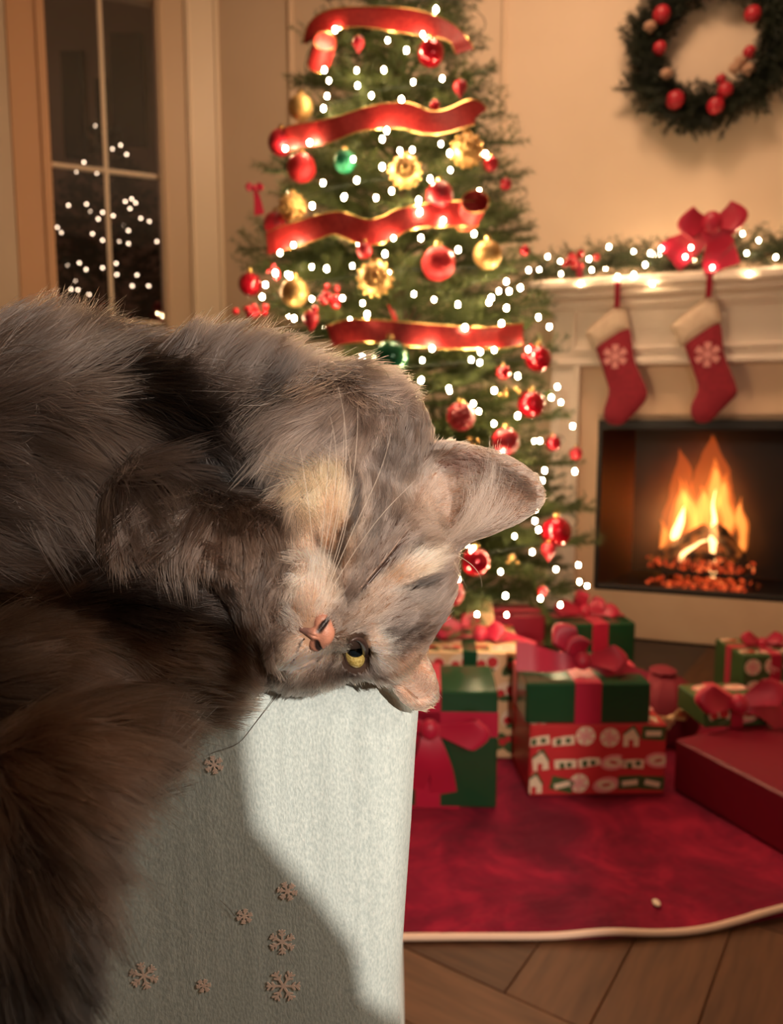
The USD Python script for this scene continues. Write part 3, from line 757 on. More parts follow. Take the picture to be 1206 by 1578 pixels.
r1 = tree_ribbon('red mesh ribbon round the top of the tree', [(476, 66), (492, 40), (530, 27), (580, 27), (630, 33), (680, 44), (705, 60), (717, 82)], 30)
tree_ribbon('second red mesh ribbon from the top, rising between two balls', [(425, 224), (460, 210), (505, 202), (545, 188), (580, 180), (625, 178), (652, 188), (690, 187), (722, 174), (738, 180)], 32)
r3 = tree_ribbon('third red mesh ribbon from the top, sagging in waves', [(410, 378), (440, 366), (490, 350), (520, 343), (548, 354), (575, 358), (602, 348), (630, 336), (690, 330), (742, 330)], 32)
tree_ribbon('lowest red mesh ribbon, just above the back of the cat', [(505, 520), (545, 510), (590, 511), (640, 516), (700, 520), (760, 520), (808, 514)], 30)


def ribbon_loop(label, px, py, rpx, wpx):
    p, d = on_tree(px, py, 1.05); a = np.linspace(-.3, 2 * math.pi - .6, 40); r = rpx / FPX * d
    P = p + np.stack([r * np.cos(a), -.25 * r * np.sin(a * .5), .8 * r * np.sin(a)], 1)
    W = np.tile([.35, -.75, .55], (40, 1)); W /= np.linalg.norm(W[0])
    th = Thing('ribbon_loop', label, 'ribbon', p, group='loops of red mesh ribbon on the tree')
    b = th.part('band', strip(P, W, wpx / FPX * d), RIBM, smooth=60)
    for s in (-1, 1): b.part('wired_edge', tube(P + W * s * wpx / FPX * d / 2, .0014, 5), GOLD)


ribbon_loop('curled loop of red mesh ribbon at the upper left outline of the tree', 496, 82, 17, 36)
ribbon_loop('fat roll of red mesh ribbon beside the far end of the third ribbon', 724, 326, 21, 36)


# ------------------------------------------------------------------ bows
def sheet(P, W, width, D, sag, m=9, thick=.0014):
    """A ribbon whose middle runs ahead of its edges (a rounded fold)."""
    k = len(P); w = np.linspace(-1, 1, m); width = np.broadcast_to(width, (k,)); sag = np.broadcast_to(sag, (k,))
    G = P[:, None] + W[:, None] * (w[None, :, None] * width[:, None, None] / 2) + D * (w[None, :, None] ** 2 * sag[:, None, None])
    n = np.cross(np.gradient(G, axis=0), np.gradient(G, axis=1)); n /= np.linalg.norm(n, axis=2, keepdims=True) + 1e-12
    V = np.concatenate([(G + n * thick / 2).reshape(-1, 3), (G - n * thick / 2).reshape(-1, 3)]); o = k * m; F = []
    for i in range(k - 1):
        for j in range(m - 1):
            a, b, c, d = i * m + j, (i + 1) * m + j, (i + 1) * m + j + 1, i * m + j + 1
            F += [[a, b, c], [a, c, d], [a + o, c + o, b + o], [a + o, d + o, c + o]]
        for j in (0, m - 1):
            a, b = i * m + j, (i + 1) * m + j; F += [[a, b, b + o], [a, b + o, a + o]] if j else [[a, b + o, b], [a, a + o, b + o]]
    return trimesh.Trimesh(V, np.array(F), process=False)


def bow_parts(kn, C, X, Y, N, size, width, mat, tails=((-.5, -1.0), (.5, -1.0)), loops=((-1, .25), (1, .25)), fat=.32):
    C, X, Y, N = (np.asarray(v, float) for v in (C, X, Y, N))
    for lx, ly in loops:
        d = X * lx + Y * ly; l = np.linalg.norm(d); d = d / l; W0 = np.cross(N, d)
        a = np.linspace(0, 1, 36); u = np.sin(math.pi * a) ** .8; s = np.cos(math.pi * a)
        P = C + d * (u * size * .5 * l)[:, None] + N * (.006 + size * fat * .5 * s * np.sin(math.pi * np.clip(a, 0, 1)) + .3 * size * fat * u)[:, None]
        tw_ = .35 * (a - .5)
        W = W0 * np.cos(tw_)[:, None] + N * np.sin(tw_)[:, None]
        kn.part('loop', sheet(P, W, width * (.30 + .80 * u ** 1.2) * (1 - .18 * u ** 8), -d, .42 * width * u ** 2), mat, smooth=60)
    for tx, ty in tails:
        d = X * tx + Y * ty; l = np.linalg.norm(d); d = d / l; W0 = np.cross(N, d)
        a = np.linspace(0, 1, 24)
        P = C + d * (a * size * .62 * l)[:, None] + N * (.004 + .05 * size * np.sin(a * 5.0))[:, None] + W0 * (.03 * size * np.sin(a * 4))[:, None]
        m = strip(P, np.tile(W0, (24, 1)), width * (.4 + .65 * a), .0015)
        v = np.asarray(m.vertices).copy()
        for i in (23, 47, 71, 95): v[i] += d * width * .35                # swallow-tail points
        kn.part('tail', trimesh.Trimesh(v, m.faces, process=False), mat, smooth=60)


def bow(owner, C, X, Y, N, size, width, mat, **kw):
    R = np.stack([X, Y, N], 1)
    kn = owner.part('bow_knot', sphere(np.asarray(C) + np.asarray(N) * .012, width * .42, 2, (.75, .85, .6), R), mat)
    bow_parts(kn, C, X, Y, N, size, width, mat, **kw)
    return kn


# small bow with hanging tail at the tree's outline
p_, d_ = on_tree(393, 292, 1.0)
sb = Thing('ribbon_bow', 'small dark red bow with hanging tail at the tree outline nearest the window', 'bow', p_)
bow(sb, p_, RT, ZV, -np.array([0, 1.0, 0]), .05, .026, RIB, tails=((.35, -1.9),))

# ------------------------------------------------------------------ garland, bow and stockings on the mantel
rgg = np.random.default_rng(11)
s0g, s1g = fp(822, 410, .1)[0], sq0 + .1
A, B = [], []
for k in range(640):
    s = rgg.uniform(s0g, s1g); c = H0 * [1, 1, 0] + UR * s + NB * (.075 + rgg.normal() * .015) + ZV * (zsh + .046 + .012 * math.sin(s * 14) + rgg.normal() * .012)
    d = UR * rgg.choice([-1, 1]) * rgg.uniform(.3, 1) + ZV * rgg.uniform(-.5, .95) + NB * rgg.uniform(-.7, .9); d /= np.linalg.norm(d)
    if c[2] + d[2] * .085 < zsh + .006: d[2] = abs(d[2]) * .2
    A.append(c); B.append(c + d * rgg.uniform(.06, .125))
gd = Thing('mantel_garland', 'green fir garland lying along the mantel shelf', 'garland', H0 * [1, 1, 0] + UR * (s0g + s1g) / 2 + ZV * zsh)
V_ = stacked([twig_needles(np.array(A), np.array(B), .020, 560, .0024, rgg)])
V_.vertices[:, 2] = np.maximum(V_.vertices[:, 2], zsh + .001)
gd.part('foliage', V_, pm('garland_needles', (.020, .032, .010), .55, color2=(.040, .054, .018), scale=9), smooth=False)
ss = np.linspace(s0g, s1g, 40)
gd.part('stem', tube(np.array([H0 * [1, 1, 0] + UR * s + NB * .075 + ZV * (zsh + .040 + .012 * math.sin(s * 14)) for s in ss]), .006, 6), BARK)
gs = Thing('garland_lights', 'warm white fairy lights woven into the mantel garland', 'string lights', H0 * [1, 1, 0] + UR * (s0g + s1g) / 2 + ZV * zsh)
GP = [(447, 1077), (555, 1097), (627, 1105), (675, 1085), (605, 1155), (805, 1080), (780, 1120), (877, 1082), (898, 1167), (1048, 1105), (360, 1130), (372, 1178), (238, 1195), (322, 1237), (143, 1177), (180, 1120), (485, 1205), (555, 1197), (637, 1240), (1060, 1195), (1030, 1020), (235, 1140), (1100, 1050)]
wpts = []
for x, y in GP:
    p = fpos(780 + .3532 * x, .3532 * y, .168); r = rgg.uniform(.0042, .0055)
    gs.part('bulb', trimesh.Trimesh(bm_.vertices * [r, r, 1.4 * r] + p, bm_.faces, process=False), GLOWG, smooth=True); wpts.append(p)
for k in range(10):
    p = H0 * [1, 1, 0] + UR * rgg.uniform(fp(1180, 400)[0], s1g) + NB * .15 + ZV * (zsh + rgg.uniform(.0, .09)); gs.part('bulb', trimesh.Trimesh(bm_.vertices * [.005, .005, .007] + p, bm_.faces, process=False), GLOWG, smooth=True); wpts.append(p)
for k in range(16):                                                 # the row against the wall
    p = H0 * [1, 1, 0] + UR * rgg.uniform(s0g, s1g) + NB * .0 + ZV * (zsh + rgg.uniform(.05, .10)); gs.part('bulb', trimesh.Trimesh(bm_.vertices * [.005, .005, .007] + p, bm_.faces, process=False), GLOWG, smooth=True)
gs.part('wire', tube(np.array(sorted(wpts, key=lambda p: p @ UR)), .0012, 4), WIRE)
gb = Thing('garland_bow', 'large red bow with two tails on the mantel garland', 'bow', fpos(1095, 360, .17))
bow(gb, fpos(1096, 345, .17), UR, ZV, NB, .245, .105, RIB, loops=((-.85, .0), (.85, .12)), tails=((-.62, -.52), (.22, -.70)), fat=.30)
gbr = Thing('berry_pick', 'cluster of red berries and ribbon tied in the garland by the tree', 'ornament', fpos(888, 400, .16))
gbr.part('berries', [sphere(fpos(888 + rgg.normal() * 9, 400 + rgg.normal() * 8, .15 + .03 * rgg.random()), .012, 2) for k in range(11)], BERRY, kind='stuff')
gbr.part('tail', strip(spline([fpos(886, 398, .17), fpos(891, 412, .175), fpos(893, 428, .175)], 10), np.tile(UR, (10, 1)), .02), RIB)


def snowflake(r, w):
    arms = []
    for k in range(6):
        a = math.pi / 6 + k * math.pi / 3; u = np.array([math.cos(a), math.sin(a)])
        arms.append(LineString([(0, 0), u * r]).buffer(w))
        for t in (.5, .78):
            for sg in (-1, 1):
                b = a + sg * .85; arms.append(LineString([u * r * t, u * r * t + np.array([math.cos(b), math.sin(b)]) * r * .30]).buffer(w * .85))
    g = arms[0]
    for q in arms[1:]: g = g.union(q)
    return g


FSIDE = H0 * [1, 1, 0]


def stocking(label, leg, cuff, strap, flake):
    off = .098
    def poly(pts): return Polygon(spline(np.array([fp(x, y, off) for x, y in pts] + [fp(*pts[0], off)]), 90)).buffer(0)
    O = FSIDE + NB * off
    t = Thing('stocking', label, 'christmas stocking', fpos(*strap[0], off), group='stockings hung from the mantel')
    X = UR
    pl = poly(leg); pl = pl if pl.geom_type == 'Polygon' else max(pl.geoms, key=lambda g: g.area)
    lg = t.part('foot_and_leg', puff(pl, .020, .0045, O, X, ZV), FELT, smooth=True)
    lg.part('snowflake', extrude(affinity.translate(snowflake(.038, .0042), *fp(*flake, off)), .004, O + NB * .0185, X, ZV) if np.cross(X, ZV) @ NB > 0 else extrude(affinity.translate(snowflake(.038, .0042), *fp(*flake, off)), .004, O + NB * .0225, X, ZV), PINKT, smooth=False)
    cp = Polygon([fp(x, y, off) for x, y in cuff]).buffer(.006)
    t.part('cuff', puff(cp, .028, .0045, O, X, ZV), FLEECE, smooth=True)
    t.part('hanging_loop', strip(spline([fpos(strap[0][0], strap[0][1] - 8, .155), fpos(*strap[0], .166), fpos(*strap[1], off + .02)], 12), np.tile(UR, (12, 1)), .018), RIB)


stocking('red felt stocking with cream cuff hanging nearest the tree', [(914, 532), (966, 500), (976, 545), (986, 576), (997, 603), (991, 623), (975, 640), (960, 653), (945, 656), (932, 648), (930, 630), (937, 608), (934, 588), (925, 560)], [(905, 512), (948, 474), (962, 480), (966, 506), (917, 536)], [(951, 442), (950, 474)], (948, 550))
stocking('red felt stocking with cream cuff hanging below the large bow', [(1052, 528), (1106, 493), (1114, 532), (1123, 566), (1135, 597), (1130, 615), (1112, 632), (1098, 647), (1080, 653), (1067, 645), (1064, 627), (1073, 605), (1072, 585), (1062, 556)], [(1036, 503), (1086, 460), (1102, 466), (1108, 496), (1052, 532)], [(1093, 426), (1091, 458)], (1089, 547))

# ------------------------------------------------------------------ wreath on the back wall
WC = on_plane(1096, 68, H0 + (BACK + .055) * NB, NB); wd_ = (WC - EYE) @ FW; WR = 92 / FPX * wd_
wr = Thing('wreath', 'dark fir wreath with red balls and pale cones hanging on the wall above the mantel', 'wreath', WC)
A, B = [], []
for k in range(1400):
    a = rgg.uniform(0, 2 * math.pi); ca, sa = math.cos(a), math.sin(a)
    rr = WR + rgg.normal() * .022; c = WC + UR * ca * rr + ZV * sa * rr + NB * rgg.uniform(-.02, .045)
    out = UR * ca + ZV * sa; tan = -UR * sa + ZV * ca
    o = rgg.uniform(-.55, 1.0); d = out * o + tan * rgg.uniform(.2, .9) * (-1) + NB * rgg.uniform(-.3, .5); d /= np.linalg.norm(d)
    A.append(c); B.append(c + d * rgg.uniform(.05, .105 if o > .2 else .07))
V_ = stacked([twig_needles(np.array(A), np.array(B), .022, 700, .0028, rgg)])
dist = (np.asarray(V_.vertices) - H0) @ NB; V_.vertices += NB * np.maximum(BACK + .003 - dist, 0)[:, None]
wr.part('foliage', V_, NEEDLED, smooth=False)
a = np.linspace(0, 2 * math.pi, 49)
wr.part('ring_frame', tube(WC + np.outer(np.cos(a), UR) * WR + np.outer(np.sin(a), ZV) * WR, .022, 10), NEEDLED)
def wpos(px, py, o=.062): return on_plane(px, py, WC + NB * o, NB)
for px, py, r in ((1019, 22, 13), (1016, 74, 10), (1040, 154, 14), (1102, 163, 12.5), (1117, 139, 11.5), (1110, 122, 7.5), (1154, 80, 9), (1159, 22, 12)):
    wr.part('red_ball', sphere(wpos(px, py), r / FPX * wd_, 3), REDM, smooth=True)
for px, py in ((1001, 42), (1026, 115), (1132, 106), (1152, 108), (1140, 96)):
    c = wpos(px, py, .055); pcs = []
    for k in range(22):
        t = k / 22; a_ = k * 2.4; pcs.append(sphere(c + UR * .017 * math.cos(a_) * (1 - t * .7) + NB * (.024 * t) + ZV * .017 * math.sin(a_) * (1 - t * .7), .0075, 1, (1, 1, .7)))
    wr.part('pine_cone', pcs, pm('pale_cone', (.50, .30, .20), .7), kind='stuff')

# ------------------------------------------------------------------ rug
xs = np.linspace(-.75, 1.9, 180)
fpx = np.array([on_floor(x, y, .014)[:2] for x, y in ((300, 1440), (520, 1438), (620, 1437), (720, 1436), (800, 1436), (900, 1436), (960, 1433), (1010, 1431), (1040, 1431), (1080, 1427), (1125, 1417), (1170, 1408), (1300, 1385))])
yf = np.interp(xs, fpx[:, 0], fpx[:, 1]); yf = gaussian_filter(yf, 2); yb = np.full_like(xs, 2.22) - .12 * np.clip(xs - .9, 0, 2)
ts = np.linspace(0, 1, 120) ** 1.15
GX = np.repeat(xs[:, None], 120, 1); GY = yf[:, None] + (yb - yf)[:, None] * ts[None]
GZ = .013 + .006 * (meshkit.fbm(np.stack([GX * 9, GY * 9, GX * 0], -1), 3, 5) - .5) + .0022 * (meshkit.noise(np.stack([GX * 160, GY * 160, GX * 0], -1), 6) - .5)
lift = .012 * np.exp(-((xs - .66) / .10) ** 2) + .006 * np.exp(-((xs - .33) / .06) ** 2)
GZ += lift[:, None] * np.exp(-((GY - yf[:, None]) / .05) ** 2)
n0, n1 = GX.shape
top = np.stack([GX, GY, GZ], -1).reshape(-1, 3); bot = np.stack([GX, GY, GZ * 0 + .001], -1).reshape(-1, 3)
I_, J_ = np.meshgrid(np.arange(n0 - 1), np.arange(n1 - 1), indexing='ij')
q = np.stack([I_ * n1 + J_, (I_ + 1) * n1 + J_, (I_ + 1) * n1 + J_ + 1, I_ * n1 + J_ + 1], -1).reshape(-1, 4)
Fq = np.vstack([q[:, [0, 1, 2]], q[:, [0, 2, 3]]]); N_ = n0 * n1
edge = list(range(0, N_, n1)) + list(range((n0 - 1) * n1 + 1, N_)) + list(range((n0 - 2) * n1 + n1 - 1, -1, -n1)) + list(range(n1 - 2, 0, -1))
Fe = []
for a_, b_ in zip(edge, edge[1:] + edge[:1]): Fe += [[a_, a_ + N_, b_ + N_], [a_, b_ + N_, b_]]
VELVET = usdkit.material(stage, '/World/Looks/crimson_velvet', {
    'tc': ('texture_coordinate', {}), 'n': ('noise_texture', {'scale': 5.5, 'detail': 5, 'roughness': .65, 'distortion': .8}), 'r': ('rgb_ramp', {'ramp': [(.36, (.10, .003, .016)), (.52, (.20, .005, .026)), (.66, (.36, .012, .040))]}),
    'n2': ('noise_texture', {'scale': 260, 'detail': 2}), 'b': ('bump', {'strength': .5, 'distance': .003}), 'p': ('principled_bsdf', {'roughness': .85, 'sheen_weight': .25, 'sheen_roughness': .4, 'sheen_tint': (1, .25, .3), 'specular_ior_level': .15})},
    [('tc.object', 'n.vector'), ('n.fac', 'r.fac'), ('r.color', 'p.base_color'), ('tc.object', 'n2.vector'), ('n2.fac', 'b.height'), ('b.normal', 'p.normal')], surface='p.BSDF')
rug = Thing('rug', 'crimson plush rug with cream piped edge under the gifts', 'rug', (0, 0, 0))
rug.part('pile', trimesh.Trimesh(np.vstack([top, bot]), np.vstack([Fq, Fq[:, ::-1] + N_, np.array(Fe)]), process=False), VELVET, smooth=40)
rug.part('piping', tube(np.stack([xs, yf - .002, .008 + lift], 1), .0055, 8), pm('cream_piping', (.80, .56, .42), .7), label='cream piping')
single('crumb', sphere(on_floor(1011, 1391, .018), .006, 2, (1, 1.5, .5)), pm('pale_crumb', (.8, .66, .5), .6), 'small pale crumb lying on the bare front part of the rug', 'crumb')

# ------------------------------------------------------------------ gifts
RZ = .0155                                                          # top of the pile


def motif_polys(kind, s):
    if kind == 'house': return [(MOTC, Polygon([(-.5, -.6), (.5, -.6), (.5, .15), (0, .75), (-.5, .15)])), (MOTG, Polygon([(-.62, .12), (0, .86), (.62, .12), (.5, .08), (0, .62), (-.5, .08)])), (MOTR, Polygon([(-.15, -.6), (.15, -.6), (.15, -.15), (-.15, -.15)]))]
    if kind == 'mint':
        o = [(MOTC, Point(0, 0).buffer(.62, 8))]
        return o + [(MOTP, LineString([(.12 * math.cos(a), .12 * math.sin(a)), (.52 * math.cos(a + .5), .52 * math.sin(a + .5))]).buffer(.07)) for a in np.arange(6) * math.pi / 3]
    if kind == 'cottage': return [(MOTC, Polygon([(-.7, -.5), (.7, -.5), (.7, .1), (-.7, .1)])), (MOTR, Polygon([(-.85, .1), (.85, .1), (.6, .55), (-.6, .55)])), (MOTG, Polygon([(-.4, -.5), (-.1, -.5), (-.1, -.1), (-.4, -.1)])), (MOTG, Polygon([(.15, -.35), (.45, -.35), (.45, -.05), (.15, -.05)]))]
    if kind == 'block': return [(MOTG, Polygon([(-.75, -.45), (.75, -.45), (.75, .45), (-.75, .45)])), (MOTC, Polygon([(-.5, -.2), (.5, -.2), (.5, .15), (-.5, .15)]))]
    if kind == 'oval': return [(MOTP, affinity.scale(Point(0, 0).buffer(1, 8), .85, .5)), (MOTC, affinity.scale(Point(0, 0).buffer(1, 8), .6, .3)), (MOTR, affinity.scale(Point(0, 0).buffer(1, 6), .3, .1))]
    if kind == 'holly': return [(MOTG, affinity.rotate(affinity.scale(Point(0, 0).buffer(1, 6), .75, .32), 35)), (MOTG, affinity.rotate(affinity.scale(Point(.2, 0).buffer(1, 6), .7, .3), -50)), (MOTR, Point(0, .05).buffer(.22, 6)), (MOTR, Point(.35, .15).buffer(.18, 6))]
    if kind == 'flower': return [(MOTC, affinity.scale(Point(0, 0).buffer(1, 8), .7, .55)), (MOTR, Point(.3, .1).buffer(.3, 6)), (MOTR, Point(-.3, -.1).buffer(.25, 6)), (MOTG, affinity.scale(Point(0, -.35).buffer(1, 6), .5, .18))]


def motifs(faces, s, kinds, seed):
    rg = np.random.default_rng(seed); out = {}
    for O, X, Y, w, h in faces:
        N = np.cross(X, Y); nx, ny = max(int(w / s), 1), max(int(h / s), 1)
        clip = Polygon([(0, 0), (w, 0), (w, h), (0, h)]).buffer(-.001)
        for i in range(nx):
            for j in range(ny):
                k = kinds[int(rg.integers(len(kinds)))]; c = ((i + .5 + .22 * (j % 2 - .5)) * w / nx + rg.normal() * s * .07, (j + .5) * h / ny + rg.normal() * s * .05)
                for li, (m, pg) in enumerate(motif_polys(k, s)):
                    g = affinity.translate(affinity.rotate(affinity.scale(pg, s * .72, s * .72, origin=(0, 0)), rg.uniform(-14, 14), origin=(0, 0)), *c).intersection(clip)
                    if g.is_empty or g.geom_type not in ('Polygon', 'MultiPolygon'): continue
                    out.setdefault(m, []).append(extrude(g, .0004 + .00025 * li, O, X, Y))
    return out


def gift(label, base, size, yaw, paper, ribbons, rib=RIB, bowspec=None, pattern=None, z0=RZ, name='gift_box'):
    w, d, h = size; R = rotz(yaw); X, Yb = R[:, 0], R[:, 1]                # Yb points away from the camera
    b = np.array([base[0], base[1], z0]); C = b + ZV * h / 2
    t = Thing(name, label, 'gift', b, group='wrapped gifts round the tree')
    t.part('box', box(C, size, R, .004), paper, smooth=False)
    FL = b - X * w / 2 - Yb * d / 2
    if pattern:
        s, kinds, seed = pattern
        faces = [(FL - Yb * .0002, X, ZV, w, h), (FL + ZV * (h + .0002), X, Yb, w, d), (FL + X * (w + .0002), Yb, ZV, d, h)]
        for m, ms in motifs(faces, s, kinds, seed).items(): t.part('printed_motifs', join(ms), m, smooth=False, kind='stuff')
    for ax, u, rw in ribbons:                                          # 'x' crosses the top along the depth, 'y' along the width, 'h' belts the sides
        e = .0014
        if ax == 'x': t.part('ribbon', box(C + X * u, (rw, d + 2 * e, h + 2 * e), R, .0012), rib, smooth=False)
        elif ax == 'y': t.part('ribbon', box(C + Yb * u, (w + 2 * e, rw, h + 2 * e), R, .0012), rib, smooth=False)
        else: t.part('ribbon', box(C + ZV * u, (w + 2 * e, d + 2 * e, rw), R, .0012), rib, smooth=False)
    if bowspec:
        bowspec(t, X, Yb, b, w, d, h)
    return t


def front_at(px, py, z, dist): p = at(px, py, dist); return p


def gbase(px, py, d, yaw, zc=RZ):
    """Middle of a box whose front face stands at pixel (px, py) on the pile and is d deep."""
    p = on_floor(px, py, zc); R = rotz(yaw); return p + R[:, 1] * d / 2


ya = -.05
# tall green gift, bow on its front
def bowA(t, X, Yb, b, w, d, h):
    c = b - Yb * (d / 2 + .006) + ZV * (h * .70) - X * w * .06
    bow(t, c, X, ZV, -Yb, .26, .062, RIB, loops=((-1.0, .25), (.92, -.02)), tails=((-.30, -1.0), (.22, -1.08)), fat=.22)
gift('tall dark green gift with a big red bow on its front beside the ottoman', gbase(672, 1244, .17, ya), (.245, .17, .247), ya, GRNP, [('x', -.018, .052), ('h', .055, .052)], bowspec=bowA)
# gingerbread box and the green box on it
yd = .03
D0 = gbase(919, 1226, .22, yd)
gift('red gift box printed with gingerbread houses under the flat green gift', D0, (.290, .22, .157), yd, MOTR, [], pattern=(.046, ['house', 'mint', 'cottage', 'block', 'oval', 'house', 'cottage'], 3))
def bowC(t, X, Yb, b, w, d, h):
    c = b + ZV * (h + .006) - Yb * d * .18
    up = (ZV * .8 - Yb * .6); n = (-Yb * .8 - ZV * -.6)
    bow(t, c + ZV * .02, X, ZV * .9 + Yb * .43, -Yb * .9 + ZV * .43, .20, .062, RIB, loops=((-.55, .75), (.95, -.0), (-.2, .5)), tails=((.95, -.35), (-.95, .05)), fat=.28)
gift('flat green gift with a red bow on top of the gingerbread box', D0 + np.array([-.021, .0, 0]), (.262, .215, .088), yd - .02, GRNP, [('x', .0, .056), ('y', .02, .050)], bowspec=bowC, z0=RZ + .1575)
# holly box behind the tall green gift
yb_ = -.04
def bowB(t, X, Yb, b, w, d, h):
    c = b + ZV * (h + .01) + X * .03 - Yb * .02
    bow(t, c, X, ZV * .8 + Yb * .6, -Yb * .8 + ZV * .6, .20, .058, RIB, loops=((-1.2, .12), (-.4, .5), (.6, .0)), tails=((.9, -.25),), fat=.3)
gift('holly patterned gift with a green band and red bow behind the tall green gift', gbase(722, 1168, .24, yb_), (.250, .24, .258), yb_, CREAMP, [('x', -.0, .034)], rib=GRNP, bowspec=bowB, pattern=(.058, ['flower', 'holly', 'flower', 'holly', 'oval'], 8))
# small green gift at the back
ye = .10
def bowE(t, X, Yb, b, w, d, h):
    bow(t, b + ZV * (h + .008), X, ZV * .8 + Yb * .6, -Yb * .8 + ZV * .6, .19, .050, RIB, loops=((-1.0, .05), (-.15, .6), (.6, .25), (1.0, -.15)), tails=(), fat=.3)
gift('dark green gift with a red bow standing at the back by the hearth', gbase(915, 1086, .20, ye), (.225, .20, .232), ye, GRNP, [('x', .012, .046), ('y', .0, .046)], bowspec=bowE)
gift('plain dark red gift at the foot of the tree behind the holly box', gbase(790, 1098, .13, .02), (.165, .13, .27), .02, REDP, [('y', 0, .03)])
gift('cream and gold gift at the foot of the tree beside the cat', gbase(700, 1108, .15, -.1), (.20, .15, .29), -.1, CREAMP, [('h', .03, .05)])
# red drawstring sack beside the gingerbread box
sk = Thing('gift_sack', 'round dark red gift sack with a cream ribbon bow beside the gingerbread box', 'gift', on_floor(1032, 1150, RZ) + np.array([0, .07, 0]), group='wrapped gifts round the tree')
skc = sk.loc
m = lathe([(.001, 0), (.075, .003), (.094, .04), (.094, .085), (.075, .125), (.045, .15), (.026, .160), (.034, .168), (.020, .176), (.001, .172)], skc, 36); v = np.asarray(m.vertices); a_ = np.arctan2(v[:, 1] - skc[1], v[:, 0] - skc[0]); rr = 1 + .05 * np.cos(a_ * 9) * np.clip((v[:, 2] - skc[2]) / .12, 0, 1)
v[:, :2] = skc[:2] + (v[:, :2] - skc[:2]) * rr[:, None]
sk.part('sack', trimesh.Trimesh(v, m.faces, process=False), pm('sack_cloth', (.20, .006, .018), .75), smooth=50)
bow(sk, skc + np.array([-.01, -.085, .08]), RT, ZV, -np.array([0, 1.0, 0]), .085, .03, CREAMP, loops=((-.9, -.3), (.9, .4)), tails=((-.5, -.8), (.5, -.5)), fat=.3)
# large red gift at the edge, with a small patterned gift on it
yg = math.radians(33)
pG = on_floor(1165, 1292, RZ); RG = rotz(-yg)
GW, GD, GH = .36, .42, .112
# its front-left face runs back and to the left
Gdir = on_floor(1036, 1215, RZ) - pG; Gdir[2] = 0; Gl = np.linalg.norm(Gdir); Gdir /= Gl
yawG = math.atan2(-Gdir[1], -Gdir[0])
Gin = np.array([-math.sin(yawG), math.cos(yawG), 0]); Gin = Gin if Gin[0] > 0 else -Gin
bG = pG + Gdir * (Gl - .36) / 2 + Gdir * .0 + Gin * .16
bG = pG + Gdir * Gl - Gdir * .24 + Gin * .16
gift('large flat dark red gift at the edge of the rug nearest the firebox', bG, (.48, .32, GH), yawG, REDP, [])
pH = bG + np.array([0, 0, GH])
def bowH(t, X, Yb, b, w, d, h):
    bow(t, b + ZV * (h * .9) - Yb * d * .45 , X, ZV * .9 + Yb * .4, -Yb * .9 + ZV * .4, .21, .066, RIB, loops=((-1.0, .15), (1.0, .30)), tails=((.9, -.3),), fat=.3)
hB = on_plane(1138, 1128, (0, 0, RZ + GH), ZV)
gift('small holly patterned gift with a wide red bow lying on the large red gift', hB + np.array([.0, .09, 0]), (.15, .13, .055), .1, MOTG, [('x', 0, .03)], bowspec=bowH, pattern=(.05, ['oval', 'flower', 'mint'], 12), z0=RZ + GH + .001)
iB = on_floor(1190, 1120, .0)
def bowI(t, X, Yb, b, w, d, h):
    bow(t, b + ZV * (h + .006), X, ZV * .8 + Yb * .6, -Yb * .8 + ZV * .6, .12, .04, RIB, fat=.3)
gift('patterned gift with a red ribbon standing behind at the far edge of the rug', gbase(1190, 1112, .16, .05, .002), (.18, .16, .185), .05, MOTG, [('x', .0, .03), ('y', .0, .03)], bowspec=bowI, pattern=(.05, ['flower', 'oval', 'mint'], 21), z0=.002)
# ------------------------------------------------------------------ ottoman under a pale blue cloth
def cam_pt(x, y, d): return EYE + np.multiply.outer(x, RT) + np.multiply.outer(y, UPV) + np.multiply.outer(d, FW)


OY0 = .352
TOPZ = at(550, 1052, .366)[2]
eq = lambda px, py: on_plane(px, py, (0, OY0, 0), np.array([0, 1.0, 0]))
ztab = [eq(652, 1075), eq(645, 1150), eq(636, 1300), eq(627, 1420), eq(617, 1560)]
zr = np.array([(p[2], p[0]) for p in ztab])[::-1]


def right_edge(z): return float(np.interp(z, zr[:, 0], zr[:, 1])) if z > zr[0, 0] else zr[0, 1] + (zr[0, 0] - z) * .02


RC, RTOP, OL, OD = .020, .022, -.52, .40


def otto_ring(z, inset, n=300):
    xr, xl, y0, y1 = right_edge(min(z, TOPZ)) - inset, OL + inset, OY0 + inset, OY0 + OD - inset
    rc = max(RC - inset * .3, .006)
    pts = []
    for (cx_, cy_, a0) in ((xr - rc, y0 + rc, -90), (xr - rc, y1 - rc, 0), (xl + rc, y1 - rc, 90), (xl + rc, y0 + rc, 180)):
        for a in np.radians(np.linspace(a0, a0 + 90, 8)): pts.append((cx_ + rc * math.cos(a), cy_ + rc * math.sin(a)))
    ring = LineString(pts + pts[:1]); P = np.array([ring.interpolate(l).coords[0] for l in np.linspace(0, ring.length, n, endpoint=False)])
    return np.c_[P, np.full(n, z)]


